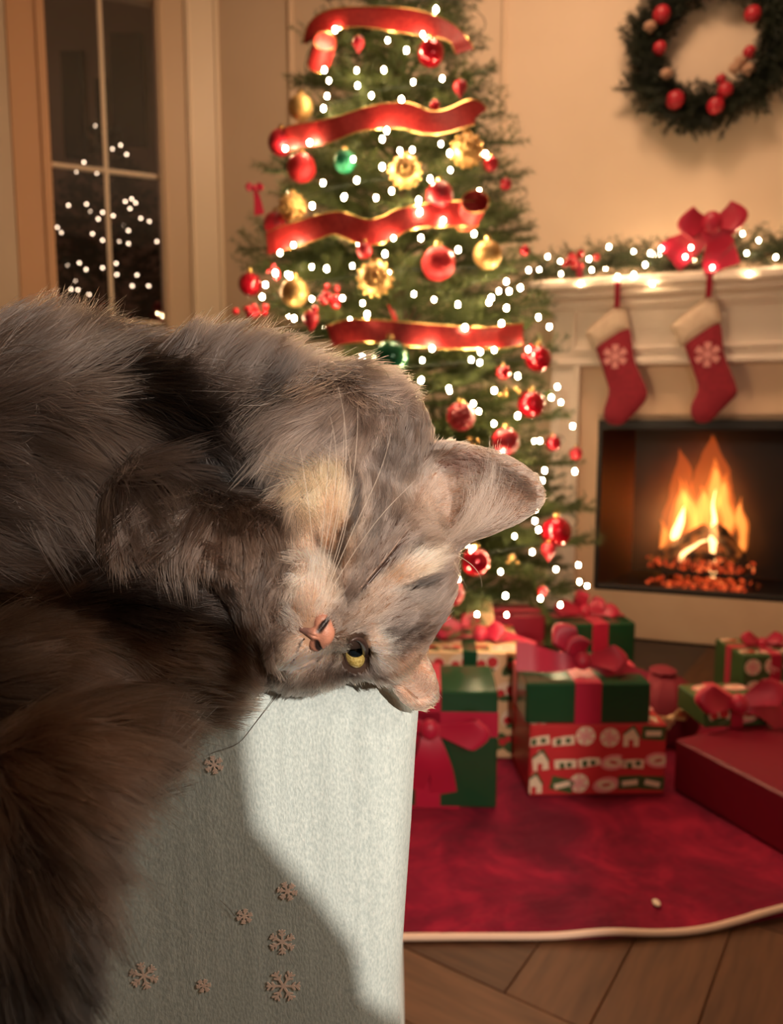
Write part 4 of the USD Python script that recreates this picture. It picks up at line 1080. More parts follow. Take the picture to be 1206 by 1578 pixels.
rings = []
for z in np.linspace(0.004, TOPZ - RTOP, 46): rings.append(otto_ring(z, 0.0))
for a in np.radians(np.linspace(10, 90, 9)): rings.append(otto_ring(TOPZ - RTOP + RTOP * math.sin(a), RTOP * (1 - math.cos(a))))
for k in (.06, .12, .17): rings.append(otto_ring(TOPZ, k))
RG = np.array(rings); nr, nn = RG.shape[:2]
zrel = np.clip((TOPZ - RG[:, :, 2]) / .25, 0, 2.5)
rip = (meshkit.noise(np.stack([RG[:, :, 0] * 26, RG[:, :, 1] * 26, RG[:, :, 2] * 3], -1), 9) - .5)
cen = np.array([(OL + .02) / 2, OY0 + OD / 2]); dd = RG[:, :, :2] - cen; dd /= np.linalg.norm(dd, axis=2, keepdims=True)
RG[:, :, :2] += dd * (rip * .0045 * np.minimum(zrel + .25, 2))[:, :, None]
V = RG.reshape(-1, 3); F = []
for i in range(nr - 1):
    for j in range(nn):
        a, b = i * nn + j, i * nn + (j + 1) % nn
        F += [[a, b, b + nn], [a, b + nn, a + nn]]
V = np.vstack([V, RG[-1].mean(0)]); c_ = len(V) - 1
F += [[(nr - 1) * nn + j, (nr - 1) * nn + (j + 1) % nn, c_] for j in range(nn)]
CLOTH = usdkit.material(stage, '/World/Looks/pale_blue_cloth', {
    'tc': ('texture_coordinate', {}), 'mp': ('mapping', {'scale': (900, 900, 420)}), 'n': ('noise_texture', {'scale': 1, 'detail': 3}), 'r': ('rgb_ramp', {'ramp': [(.30, (.45, .55, .56)), (.52, (.56, .66, .66)), (.72, (.67, .76, .75))]}),
    'mp2': ('mapping', {'scale': (160, 160, 9)}), 'n2': ('noise_texture', {'scale': 1, 'detail': 2}), 'r2': ('rgb_ramp', {'ramp': [(.3, (.86, .86, .86)), (.7, (1, 1, 1))]}), 'x': ('mix', {'mix_type': 'multiply', 'fac': 1.0}),
    'b': ('bump', {'strength': .55, 'distance': .0008}), 'p': ('principled_bsdf', {'roughness': .9, 'sheen_weight': .15, 'specular_ior_level': .1})},
    [('tc.object', 'mp.vector'), ('mp.vector', 'n.vector'), ('n.fac', 'r.fac'), ('tc.object', 'mp2.vector'), ('mp2.vector', 'n2.vector'), ('n2.fac', 'r2.fac'), ('r.color', 'x.color1'), ('r2.color', 'x.color2'), ('x.color', 'p.base_color'), ('n.fac', 'b.height'), ('b.normal', 'p.normal')], surface='p.BSDF')
ott = Thing('ottoman', 'tall ottoman draped in pale blue snowflake cloth beneath the cat', 'ottoman', (-.2, OY0 + OD / 2, 0))
clm = trimesh.Trimesh(V, np.array(F), process=False)
cov = ott.part('cloth_cover', clm, CLOTH, smooth=True)
clq = clm.ray
SNOW = pm('snowflake_print', (.90, .73, .65), .8)
tree_cl = cKDTree(V)
for px, py, r, rot in ((330, 1178, 14, 8), (443, 1372, 15, 20), (377, 1411, 12, 50), (435, 1450, 20, 0), (437, 1518, 26, 30), (222, 1503, 22, 12), (314, 1518, 11, 40)):
    r0 = ray(px, py); r0n = r0 / np.linalg.norm(r0)
    p = eq(px, py); y_ = V[tree_cl.query(p)[1]][1]
    g = affinity.rotate(snowflake(r / FPX * .365, .00028 + .00018 * r / 20), rot, origin=(0, 0))
    m = extrude(g, .0004, np.array([p[0], y_ - .0012, p[2]]), RT, ZV)
    m = m.subdivide_to_size(.003) if hasattr(m, 'subdivide_to_size') else m
    v = np.asarray(m.vertices).copy(); dq, iq = tree_cl.query(np.c_[v[:, 0], np.full(len(v), y_), v[:, 2]], k=6)
    w_ = 1 / (dq + 1e-4); v[:, 1] = (V[iq][:, :, 1] * w_).sum(1) / w_.sum(1) - .0006 - (v[:, 1] < y_ - .0014) * .0004
    cov.part('snowflake', trimesh.Trimesh(v, m.faces, process=False), SNOW, smooth=False, label='pinkish printed snowflake')

# ------------------------------------------------------------------ unseen chair and lamp that shape the light on the cat, plus added fill globe
def lampshadow(Q, y): t = (y - LAMP[1]) / (Q[1] - LAMP[1]); return LAMP + (Q - LAMP) * t


CHY = -.30
edge_pts = [eq(640, 1585), eq(600, 1562), eq(562, 1536), eq(547, 1460), eq(490, 1385), eq(432, 1318), eq(394, 1270), eq(382, 1170), eq(378, 1090), at(415, 1005, .312), at(398, 960, .31), at(300, 925, .305), at(100, 885, .305), at(-260, 880, .305)]
sil = [lampshadow(q, CHY) for q in edge_pts]
SIL = [(p[0], p[2]) for p in sil]
xl = SIL[-1][0] - .12
poly = Polygon([(SIL[0][0] + .02, .40)] + SIL + [(xl, SIL[-1][1] - .06), (xl, .40)]).buffer(0)
poly = poly if poly.geom_type == 'Polygon' else max(poly.geoms, key=lambda g: g.area)
LINEN = pm('cream_linen', (.74, .69, .62), .9)  # pale so the unseen chair bounces light onto the cloth
WOOD = pm('walnut', (.10, .055, .03), .4)
ch = Thing('unseen_shade_chair', 'unseen cream chair behind the viewer with a back shaped to shade the cloth', 'chair', (.1, -.6, 0))
ch.part('backrest', extrude(poly, .05, np.array([0, CHY, 0]), RT, ZV), LINEN, smooth=30)  # outline cut so its shadow falls on the cloth and paws
x0_, x1_ = poly.bounds[0], poly.bounds[2]
ch.part('seat', box(((x0_ + x1_) / 2, CHY - .30, .42), (x1_ - x0_, .52, .10), bevel=.03), LINEN)
for sx in (x0_ + .04, x1_ - .04):
    for sy in (CHY - .08, CHY - .52): ch.part('leg', tube([(sx, sy, .38), (sx, sy, 0)], [.022, .015], 10), WOOD)
lp = Thing('unseen_reading_lamp', 'unseen black reading lamp behind the viewer lighting the face and cloth', 'lamp', (LAMP[0] + .12, LAMP[1] - .12, 0))
ldir = LAMP_AIM - LAMP; ldir /= np.linalg.norm(ldir)
lp.part('base', lathe([(.001, 0), (.13, 0), (.13, .015), (.015, .025), (.001, .025)], lp.loc, 28), IRON)
lp.part('pole', tube([lp.loc + ZV * .02, lp.loc + ZV * 1.25, LAMP - ldir * .06], .009, 8), IRON)
lp.part('shade', lathe([(.022, -.055), (.030, -.050), (.050, .015), (.052, .015), (.032, -.056), (.001, -.060)], LAMP, 24, axis=ldir), IRON)

pd = Thing('fill_globe_lamp', 'added fill lamp beside the viewer, a globe on a slim black pole', 'lamp', FILL_GLOBE * [1, 1, 0])
pd.part('base', lathe([(.001, 0), (.12, 0), (.12, .015), (.012, .025), (.001, .025)], FILL_GLOBE * [1, 1, 0], 28), IRON)
pd.part('pole', tube([FILL_GLOBE * [1, 1, 0] + ZV * .02, FILL_GLOBE - ZV * .12], .008, 8), IRON)
pd.part('globe_holder', lathe([(.001, -.135), (.045, -.132), (.05, -.105), (.046, -.105), (.04, -.125), (.001, -.128)], FILL_GLOBE, 24), IRON)

# ------------------------------------------------------------------ the cat
# Shaped in camera axes (x right, y up, d away from the eye); rooted where it lies on the ottoman.
HS = 1.165 * .01
HL, HU, HF = np.array([-.229, -.918, .323]), np.array([.964, -.168, .205]), np.array([.134, -.358, -.924])
HO = np.array([(539 - CX) / FPX * .36, -(883 - CY) / FPX * .36, .36])


def C3(px, py, d): return np.array([(px - CX) / FPX * d, -(py - CY) / FPX * d, d])


GH = .0026
lo, hi = np.array([-.34, -.20, .155]), np.array([.085, .135, .53])
gxs = [np.arange(l, h, GH) for l, h in zip(lo, hi)]
GXg, GYg, GZg = np.meshgrid(*gxs, indexing='ij'); GP_ = np.stack([GXg, GYg, GZg], -1).astype(np.float32)


def ell(c, r, R=None):
    q = GP_ - np.asarray(c, np.float32)
    if R is not None: q = q @ np.asarray(R, np.float32)
    r = np.asarray(r, np.float32)
    k0 = np.linalg.norm(q / r, axis=-1); k1 = np.linalg.norm(q / r ** 2, axis=-1)
    return k0 * (k0 - 1) / (k1 + 1e-6)


def cap(a, b, ra, rb):
    a, b = np.asarray(a, np.float32), np.asarray(b, np.float32); ba = b - a
    h = np.clip(((GP_ - a) @ ba) / (ba @ ba), 0, 1)
    return np.linalg.norm(GP_ - a - h[..., None] * ba, axis=-1) - (ra + (rb - ra) * h)


def smin(a, b, k):
    h = np.clip(.5 + .5 * (b - a) / k, 0, 1)
    return b + (a - b) * h - k * h * (1 - h)


def E2(px, py, d, rx, ry, rd, rot=0):
    a = math.radians(-rot); R = np.array([[math.cos(a), -math.sin(a), 0], [math.sin(a), math.cos(a), 0], [0, 0, 1]])
    return ell(C3(px, py, d), (rx / FPX * d, ry / FPX * d, rd), R)


def K2(p, q, ra, rb): return cap(C3(*p), C3(*q), ra / FPX * p[2], rb / FPX * q[2])


HR = np.stack([HL, HU, HF], 1)
def hl(x, y, z): return HO + (HR @ (np.array([x, y, z]) * HS))
def HE(x, y, z, rx, ry, rz): return ell(hl(x, y, z), np.array([rx, ry, rz]) * HS, HR)


body = E2(90, 780, .405, 330, 262, .080)
body = smin(body, E2(-230, 820, .41, 300, 270, .085), .03)
body = smin(body, E2(395, 668, .385, 185, 118, .052, 18), .025)
body = smin(body, E2(240, 960, .36, 210, 150, .050), .02)
body = smin(body, E2(92, 1150, .285, 158, 90, .045, -10), .012)
body = smin(body, E2(20, 1050, .30, 130, 90, .04), .012)
body = smin(body, K2((70, 1220, .25), (30, 1540, .225), 90, 60), .015)
body = smin(body, K2((230, 775, .335), (385, 840, .318), 66, 62), .008)
body = smin(body, K2((370, 840, .318), (395, 910, .318), 56, 44), .008)
body = smin(body, K2((50, 890, .222), (300, 925, .212), 120, 112), .006)
body = smin(body, K2((308, 930, .212), (342, 960, .211), 96, 72), .008)
head = HE(0, .7, -.3, 3.9, 3.6, 4.2)
for s in (-1, 1):
    head = smin(head, HE(s * 2.3, -1.4, .9, 2.5, 2.6, 2.6), .012)
    head = smin(head, HE(s * 1.0, -2.35, 3.9, 1.15, 1.05, 1.1), .006)
    head = smin(head, HE(s * 1.7, 1.7, 2.4, 1.4, 1.2, 1.3), .010)
head = smin(head, cap(hl(0, .5, 2.7), hl(0, -1.3, 4.2), 1.55 * HS, 1.05 * HS), .010)
head = smin(head, HE(0, -3.3, 3.0, 1.2, .9, 1.2), .008)
for s in (1,):                                                     # hollow of the open eye
    ev = ell(hl(s * 2.05, .45, 3.75), np.array([.95, .7, .7]) * HS, HR)
    head = np.maximum(head, -ev) * .5 + head * .5
    head = -smin(-head, ev + .002, .006)
ruff = E2(545, 690, .372, 122, 112, .045)
body = smin(body, ruff, .02)
body = smin(body, head, .010)


def ear_points(outline, depth_fn, n=70):
    pl = Polygon(outline); x0, y0, x1, y1 = pl.bounds; pts = []
    X, Y = np.meshgrid(np.linspace(x0, x1, n), np.linspace(y0, y1, n)); ok = contains_xy(pl, X.ravel(), Y.ravel())
    P = np.c_[X.ravel()[ok], Y.ravel()[ok]]
    bd = np.array([pl.exterior.interpolate(l).coords[0] for l in np.linspace(0, pl.exterior.length, 260)])
    P = np.vstack([P, bd]); e = cKDTree(bd).query(P)[0]
    return np.array([C3(px, py, depth_fn(px, py, k)) for (px, py), k in zip(P, e)])


EAR1 = spline(np.array([(640, 720), (668, 692), (700, 691), (742, 699), (785, 715), (816, 738), (829, 760), (822, 778), (795, 796), (760, 811), (722, 826), (690, 846), (655, 820)]), 80)
EAR2 = spline(np.array([(608, 1022), (632, 1006), (648, 1016), (661, 1042), (666, 1066), (657, 1081), (640, 1083), (622, 1068), (606, 1048)]), 60)
e1 = ear_points(EAR1, lambda x, y, e: .352 + .012 * min(e / 40, 1) ** .8 - .00004 * (x - 700) + .0001 * (y - 760) * .4)
e2 = ear_points(EAR2, lambda x, y, e: .352 + .005 * min(e / 25, 1) ** .8 + .00008 * (x - 610))
for pts in (e1, e2):
    a_, b_ = pts.min(0) - .02, pts.max(0) + .02
    sl = tuple(slice(max(int((a_[k] - lo[k]) / GH), 0), int((b_[k] - lo[k]) / GH) + 1) for k in range(3))
    sub = GP_[sl]; dist = cKDTree(pts).query(sub.reshape(-1, 3))[0].reshape(sub.shape[:3]) - .0029
    body[sl] = smin(body[sl], dist, .004)
e0 = C3(547.5, 1005, 1.0); dz = np.arange(.25, .45, .0005)
ez = dz[np.argmax(map_coordinates(body, ((e0[None] * dz[:, None] - lo) / GH).T, order=1) < 0)]
body = -smin(-body, ell(C3(547.5, 1005, ez - .0005), (18.5 / FPX * ez, 25 / FPX * ez, .0058)), .0025)
FIELD = body.astype(np.float32)
GRAD = np.stack(np.gradient(gaussian_filter(FIELD, 1.2), GH), 0)


def fld(p): return map_coordinates(FIELD, ((np.asarray(p) - lo) / GH).T, order=1, mode='nearest')
def grd(p, G=GRAD):
    g = np.stack([map_coordinates(G[k], ((np.asarray(p) - lo) / GH).T, order=1, mode='nearest') for k in range(3)], 1)
    return g / (np.linalg.norm(g, axis=1, keepdims=True) + 1e-9)


cm = nets(FIELD, lo, GH)
comp = trimesh.graph.connected_component_labels(cm.face_adjacency, node_count=len(cm.faces))
keep = comp == np.bincount(comp).argmax(); cm = trimesh.Trimesh(cm.vertices, cm.faces[keep], process=False); cm.remove_unreferenced_vertices()
trimesh.smoothing.filter_taubin(cm, iterations=8)
CV, CF = np.asarray(cm.vertices), np.asarray(cm.faces)


def to_world(p): p = np.asarray(p); return EYE + p[..., :1] * RT + p[..., 1:2] * UPV + p[..., 2:] * FW
def cpx(p): return np.stack([CX + FPX * p[..., 0] / p[..., 2], CY - FPX * p[..., 1] / p[..., 2]], -1)


def surf(px, py, d0=.17, dmax=.5):
    """The cat's surface along a pixel's ray (camera axes)."""
    c1 = C3(px, py, 1.0); d = np.arange(d0, dmax, .0008); f = fld(c1[None] * d[:, None]); i = np.argmax(f < 0)
    return c1 * d[i] if f[i] < 0 else None


# ---- coat colours by place, with some shade and rim light painted in
GREY, DARK, CREAM, PALE, WHITE_, TAN, BROWN, BLACK = (np.array(c) for c in ((.245, .195, .170), (.040, .030, .026), (.66, .46, .29), (.46, .36, .29), (.74, .60, .46), (.40, .28, .185), (.225, .145, .105), (.050, .036, .030)))
COATS_AND_SHADE = [  # px, py, rx, ry, rot, colour, weight
    (250, 640, 150, 46, 38, BLACK, .95), (165, 570, 80, 34, 40, BLACK, .8), (330, 720, 70, 40, 30, DARK, .8), (120, 770, 90, 40, 15, BROWN, .5), (90, 640, 70, 80, 30, PALE, .25), (330, 560, 90, 60, 20, GREY, .5), (450, 560, 90, 40, 25, PALE, .22),  # leading black patches: dark marking with shadow painted in
    (385, 640, 14, 45, 25, BLACK, .8), (445, 640, 16, 34, 20, DARK, .6), (390, 820, 60, 90, 0, BROWN, .75), (440, 830, 10, 70, 0, DARK, .7), (300, 790, 70, 40, 10, BROWN, .6),
    (472, 690, 40, 62, 8, TAN * .8, .7), (500, 806, 46, 92, 6, CREAM * np.array([1.35, 1.12, .95]), 1.0), (455, 800, 18, 70, 0, PALE, .6), (520, 840, 46, 60, 10, TAN, .5), (560, 760, 24, 60, 20, PALE, .55), (548, 770, 10, 55, 8, DARK, 1.0), (600, 690, 60, 70, 0, GREY, .9), (560, 668, 16, 46, 24, DARK, .55), (590, 730, 12, 60, 14, DARK, .4), (555, 700, 16, 50, 14, PALE, .55),
    (640, 650, 44, 95, 0, DARK, .58), (615, 850, 60, 50, -30, GREY, .6), (489, 865, 7, 40, 4, DARK, .8), (506, 880, 8, 36, 10, DARK, .85), (526, 850, 8, 50, 14, DARK, .8), (475, 925, 30, 70, 12, WHITE_ * 1.15, 1.0), (500, 925, 20, 26, 30, WHITE_, .7), (545, 912, 26, 15, -35, DARK, 1.0), (570, 880, 14, 60, 40, BROWN, .55),
    (620, 890, 22, 80, 50, CREAM, .85), (590, 925, 40, 22, -30, PALE, .7), (650, 860, 16, 46, 62, WHITE_, .6), (640, 905, 32, 7, -5, DARK, 1.0), (660, 838, 46, 9, -30, DARK, .75), (585, 800, 9, 50, 22, DARK, .6), (625, 780, 9, 50, 20, DARK, .5), (690, 870, 26, 8, -10, PALE, .5), (650, 935, 40, 10, -8, PALE, .4), (600, 975, 46, 9, -8, DARK, .8), (540, 960, 50, 20, -20, TAN, .35), (640, 985, 40, 9, -18, DARK, .6),
    (589, 1000, 13, 40, -20, WHITE_ * 1.3, 1.0), (526, 1003, 8, 26, 10, WHITE_, .9), (565, 1030, 20, 10, 0, PALE, .5), (565, 1008, 8, 26, -10, BLACK, .8), (545, 1030, 14, 8, 0, DARK, .6), (462, 1006, 46, 30, -22, WHITE_ * 1.6, 1.0), (518, 1040, 44, 18, 0, GREY, .85), (485, 1048, 30, 12, 0, PALE, .6), (525, 1030, 20, 18, 0, DARK, .35), (610, 1030, 30, 20, 0, GREY, .5),
    (742, 762, 112, 82, -10, PALE * 1.35, .95), (710, 715, 36, 18, 0, np.array([.46, .27, .22]), .8), (640, 1050, 40, 46, 0, np.array([.85, .58, .42]), 1.0),
    (210, 950, 240, 160, 0, BROWN * 1.6, 1.0), (170, 905, 140, 74, 4, BLACK * 1.6, .9), (322, 930, 34, 64, 20, DARK, .7), (392, 985, 30, 90, 20, BROWN * 2.1, .95), (210, 812, 150, 16, 6, BROWN * 1.8, .8), (60, 860, 60, 30, 0, BROWN, .5), (250, 1085, 150, 28, -8, TAN, .30), (120, 1150, 200, 70, -10, BROWN * 1.6, 1.0), (170, 1255, 60, 20, -10, BLACK, .7), (60, 1300, 90, 60, 0, BROWN, .8), (80, 1450, 110, 110, 0, DARK, .85)]  # paw patches: shade painted black, lit rim painted paler


def coat(P2):
    c = np.tile(GREY, (len(P2), 1)); pn = np.c_[P2 / 45, np.zeros(len(P2))]
    c *= (.72 + .56 * meshkit.fbm(pn, 3, 3))[:, None]
    jx = np.stack([meshkit.noise(np.c_[P2 / 22, np.full(len(P2), 3.3)], 4), meshkit.noise(np.c_[P2 / 22, np.full(len(P2), 7.7)], 5)], 1) - .5
    Q = P2 + jx * 16
    for px, py, rx, ry, rot, col, w in COATS_AND_SHADE:
        a = math.radians(rot); d = Q - (px, py); u = (d[:, 0] * math.cos(a) + d[:, 1] * math.sin(a)) / rx; v = (-d[:, 0] * math.sin(a) + d[:, 1] * math.cos(a)) / ry
        k = (w * np.clip(1.35 - np.sqrt(u * u + v * v), 0, .7) / .7)[:, None]; k = k * k * (3 - 2 * k) if w > .6 else k
        c = c * (1 - k) + col * k
    c = np.maximum(c, 0); lum = c @ np.array([.35, .45, .2]); c = c * (.44 + .85 * lum)[:, None]
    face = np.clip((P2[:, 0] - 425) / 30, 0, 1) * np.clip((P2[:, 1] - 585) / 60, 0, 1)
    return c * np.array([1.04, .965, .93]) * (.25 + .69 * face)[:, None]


# ---- the way the hair lies: guides (px, py, direction in the picture, length cm, lift)
GUIDES = np.array([(40, 470, .05, -1, 2.4, .55), (130, 470, -.15, -1, 2.6, .6), (220, 475, .15, -1, 2.6, .6), (320, 490, .25, -1, 2.4, .6), (420, 520, .45, -.9, 2.2, .5), (500, 550, .6, -.75, 2.0, .4), (580, 590, .6, -.6, 1.5, .35), (645, 640, .5, -.7, .8, .3),
    (60, 570, .35, -.9, 3.2, .4), (100, 640, .75, .75, 3.8, .35), (60, 720, .7, .75, 3.8, .35), (170, 600, .75, .6, 3.6, .35), (180, 720, .75, .65, 3.6, .35), (250, 640, .7, .7, 2.6, .3), (320, 720, .6, .75, 2.2, .3), (270, 560, .35, -.8, 2.6, .5), (350, 580, .3, -.9, 2.6, .5), (390, 640, .5, -.8, 2.2, .4), (330, 650, .5, .5, 2.0, .35), (120, 800, .8, .45, 3.2, .3), (240, 800, -.6, .7, 2.2, .4), (300, 780, -.7, .6, 2.0, .35),
    (390, 720, .6, .7, 1.8, .3), (360, 790, .15, 1, 1.3, .3), (400, 840, .05, 1, 1.1, .25), (380, 900, 0, 1, 1.0, .25), (435, 760, .4, .9, 1.5, .3), (430, 680, -.2, 1, 2.6, .35), (470, 640, -.5, .85, 2.8, .35), (500, 620, -.6, .8, 2.8, .35), (470, 720, -.2, 1, 2.0, .3), (560, 640, -.4, .9, 1.6, .3), (620, 690, .1, -1, .8, .25), (600, 760, -.15, -1, .8, .22),
    (500, 760, -.15, -1, 1.2, .3), (480, 830, -.2, -1, 1.0, .25), (510, 880, -.1, -1, .8, .2), (475, 930, -.25, -1, .7, .25), (560, 840, .25, -1, .8, .2), (560, 920, .5, -.8, .5, .15), (600, 850, .55, -.85, .7, .2), (610, 920, .9, -.4, .8, .2), (660, 860, .9, -.45, 1.1, .3), (700, 850, 1, -.1, 1.3, .35), (670, 920, 1, -.1, .9, .25), (530, 960, .9, -.3, .45, .15), (600, 970, 1, -.15, .6, .2), (640, 985, 1, .1, .7, .25), (680, 790, .8, -.5, .7, .2),
    (590, 1000, .6, .5, .7, .2), (560, 1035, .3, 1, .7, .25), (510, 1040, -.1, 1, .7, .25), (460, 1010, -.7, .6, .6, .25), (470, 1045, -.5, .9, .7, .3), (610, 1035, .6, .8, .8, .25), (645, 1050, .7, .8, .4, .2), (760, 750, .9, .1, .3, .1), (800, 770, .9, -.1, .3, .1), (720, 720, .9, -.1, .3, .1), (730, 800, .9, -.3, .5, .15), (450, 870, .0, 1, .8, .2),
    (80, 880, .8, -.5, 1.8, .4), (200, 860, .7, -.6, 1.8, .45), (300, 870, .8, -.4, 1.6, .45), (100, 960, 1, .15, 1.7, .3), (230, 960, 1, .2, 1.7, .3), (340, 950, .9, .35, 1.4, .35), (330, 1030, .8, .6, 1.5, .4), (160, 1050, .95, .4, 1.9, .35),
    (60, 1110, .95, -.1, 2.8, .35), (180, 1130, 1, -.12, 2.5, .35), (280, 1150, .9, .1, 2.0, .4), (200, 1210, .85, .35, 2.3, .4), (80, 1230, .7, .7, 2.6, .35), (60, 1350, .35, .95, 2.6, .35), (120, 1350, .6, .8, 2.6, .4), (40, 1500, .2, 1, 2.2, .35)])


def guide(P2):
    d2, i = cKDTree(GUIDES[:, :2]).query(P2, k=6); w = 1 / (d2 ** 2 + 120.0); w /= w.sum(1, keepdims=True)
    return (GUIDES[i][:, :, 2:] * w[:, :, None]).sum(1)


# ---- bare places: eye, shut lid, nose
BARE = [(547, 1005, 22, 30, 0), (489, 978, 20, 21, 0)]
LID = np.array([(556, 914), (572, 893), (590, 872), (606, 853), (622, 831)], float)
LIDL = LineString(LID)


def grow(N, seed, keep_fn, widths, lenk=1.0, segs=5):
    rg = np.random.default_rng(seed)
    tri = CV[CF]; cen_ = tri.mean(1); nrm = np.cross(tri[:, 1] - tri[:, 0], tri[:, 2] - tri[:, 0]); ar = np.linalg.norm(nrm, axis=1) / 2
    nn_ = grd(cen_); fac = -(nn_ * cen_).sum(1) / np.linalg.norm(cen_, axis=1)
    p2 = cpx(cen_)
    w = ar / cen_[:, 2] ** 2 * np.clip(.30 + fac, .0, .7) * keep_fn(p2, cen_)
    f = rg.choice(len(CF), N, p=w / w.sum()); u = rg.random((N, 2)); s = u.sum(1) > 1; u[s] = 1 - u[s]
    P = tri[f, 0] + u[:, :1] * (tri[f, 1] - tri[f, 0]) + u[:, 1:] * (tri[f, 2] - tri[f, 0])
    p2 = cpx(P); ok = np.ones(N, bool)
    for bx, by, rx, ry, _ in BARE: ok &= ((p2[:, 0] - bx) / rx) ** 2 + ((p2[:, 1] - by) / ry) ** 2 > 1
    near = (np.abs(p2[:, 0] - 588) < 45) & (np.abs(p2[:, 1] - 873) < 52)
    ii = np.where(near)[0]; dl = np.array([LIDL.distance(Point(*p2[k])) for k in ii]) if len(ii) else np.zeros(0); ok[ii[dl < 3.0]] = False
    P, p2 = P[ok], p2[ok]; n = grd(P); g = guide(p2); N = len(P)
    # keep the picture direction, laid on the surface
    t = np.c_[g[:, 0], -g[:, 1], np.zeros(N)]; t += rg.normal(size=t.shape) * .10
    t -= (t * n).sum(1, keepdims=True) * n; t /= np.linalg.norm(t, axis=1, keepdims=True) + 1e-9
    ang = meshkit.fbm(np.c_[P * 55], 2, 8) * 2 - 1; b = np.cross(n, t); t = t + b * (ang * .55)[:, None]; t /= np.linalg.norm(t, axis=1, keepdims=True)
    L = g[:, 2] * .01 * lenk * (.5 + .7 * rg.random(N) + .35 * (rg.random(N) < .12)); lift = g[:, 3] * (.6 + .8 * rg.random(N))
    d0 = t * np.cos(lift)[:, None] + n * np.sin(lift)[:, None]
    s = np.linspace(0, 1, segs)[None, :, None]
    bend = (t * .35 - n * .45 * np.sin(lift)[:, None]) + rg.normal(size=(N, 3)) * .10
    X = P[:, None] + L[:, None, None] * (d0[:, None] * s + bend[:, None] * s ** 2 * .6) - n[:, None] * .0006
    # clumps
    K = max(N // 40, 4); ci = rg.choice(N, K, replace=False); _, j = cKDTree(P[ci]).query(P)
    cl = rg.uniform(.35, .85, N)[:, None, None] * s ** 1.5
    tgt = X[ci][j] + (P - P[ci][j])[:, None] * .35
    X = X * (1 - cl) + tgt * cl
    X += (rg.normal(size=(N, 1, 3)) * .0006 * s + np.sin(s * 9 + rg.random((N, 1, 1)) * 6) * rg.normal(size=(N, 1, 3)) * .0003) * np.minimum(L / .02, 1)[:, None, None]
    flat = X.reshape(-1, 3); f_ = fld(flat); inside = f_ < .0004
    flat[inside] += grd(flat[inside]) * (.0006 - f_[inside])[:, None]
    X = flat.reshape(X.shape); X[:, 0] = P - n * .0006
    gh = rg.random(N) < .13; tone = (.60 + .8 * rg.random(K))[j][:, None]
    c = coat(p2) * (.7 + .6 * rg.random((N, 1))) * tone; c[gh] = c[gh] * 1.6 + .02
    W = np.broadcast_to(np.array(widths)[None] * (P[:, 2:] / .36) ** .5, (N, segs)) * rg.uniform(.75, 1.25, (N, 1)) * np.where(gh, 1.5, 1.0)[:, None]
    return X, c, W


def curves(path, X, W, mat, col=None, label=None):
    g = UsdGeom.BasisCurves.Define(stage, path); n, s = X.shape[:2]
    g.CreateTypeAttr('linear'); g.CreateWrapAttr('nonperiodic')
    g.CreatePointsAttr(Vt.Vec3fArray.FromNumpy((to_world(X.reshape(-1, 3)) - cat.loc).astype(np.float32)))
    g.CreateCurveVertexCountsAttr(Vt.IntArray.FromNumpy(np.full(n, s, np.int32)))
    g.CreateWidthsAttr(Vt.FloatArray.FromNumpy(np.ascontiguousarray(W).ravel().astype(np.float32))); g.SetWidthsInterpolation('vertex')
    if col is not None: UsdGeom.PrimvarsAPI(g).CreatePrimvar('furcolor', T_.Color3fArray, 'uniform').Set(Vt.Vec3fArray.FromNumpy(np.clip(col, .004, .95).astype(np.float32)))
    UsdShade.MaterialBindingAPI.Apply(g.GetPrim()).Bind(mat); keys(g.GetPrim(), label)
    return g


FUR = usdkit.material(stage, '/World/Looks/cat_fur', {'a': ('attribute', {'attribute': 'furcolor'}), 'h': ('principled_hair_bsdf', {'model': 'Chiang', 'parametrization': 'Direct coloring', 'roughness': .38, 'radial_roughness': .5, 'coat': 0.0, 'random_roughness': .2})}, [('a.color', 'h.color')], surface='h.BSDF')
cat = Thing('cat', 'fluffy grey and cream tabby cat lying on its side on the ottoman, one eye shut', 'cat', to_world(C3(200, 1000, .38)))
SKIN = usdkit.material(stage, '/World/Looks/cat_skin', {'a': ('attribute', {'attribute': 'skincolor'}), 'p': ('principled_bsdf', {'roughness': .85, 'specular_ior_level': .1})}, [('a.color', 'p.base_color')], surface='p.BSDF')
bp = cat.part('body', trimesh.Trimesh(to_world(CV), CF[:, ::-1], process=False), SKIN, smooth=True)
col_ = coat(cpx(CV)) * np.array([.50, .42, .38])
UsdGeom.PrimvarsAPI(bp.prim).CreatePrimvar('skincolor', T_.Color3fArray, 'vertex').Set(Vt.Vec3fArray.FromNumpy(col_.astype(np.float32)))


def inface(p2, c): return ((p2[:, 0] > 425) & (p2[:, 1] > 600) & (c[:, 2] > .28)).astype(float)
def frame_(p2, c): return ((p2[:, 0] > -60) & (p2[:, 1] < 1660)) * 1.0 + .06


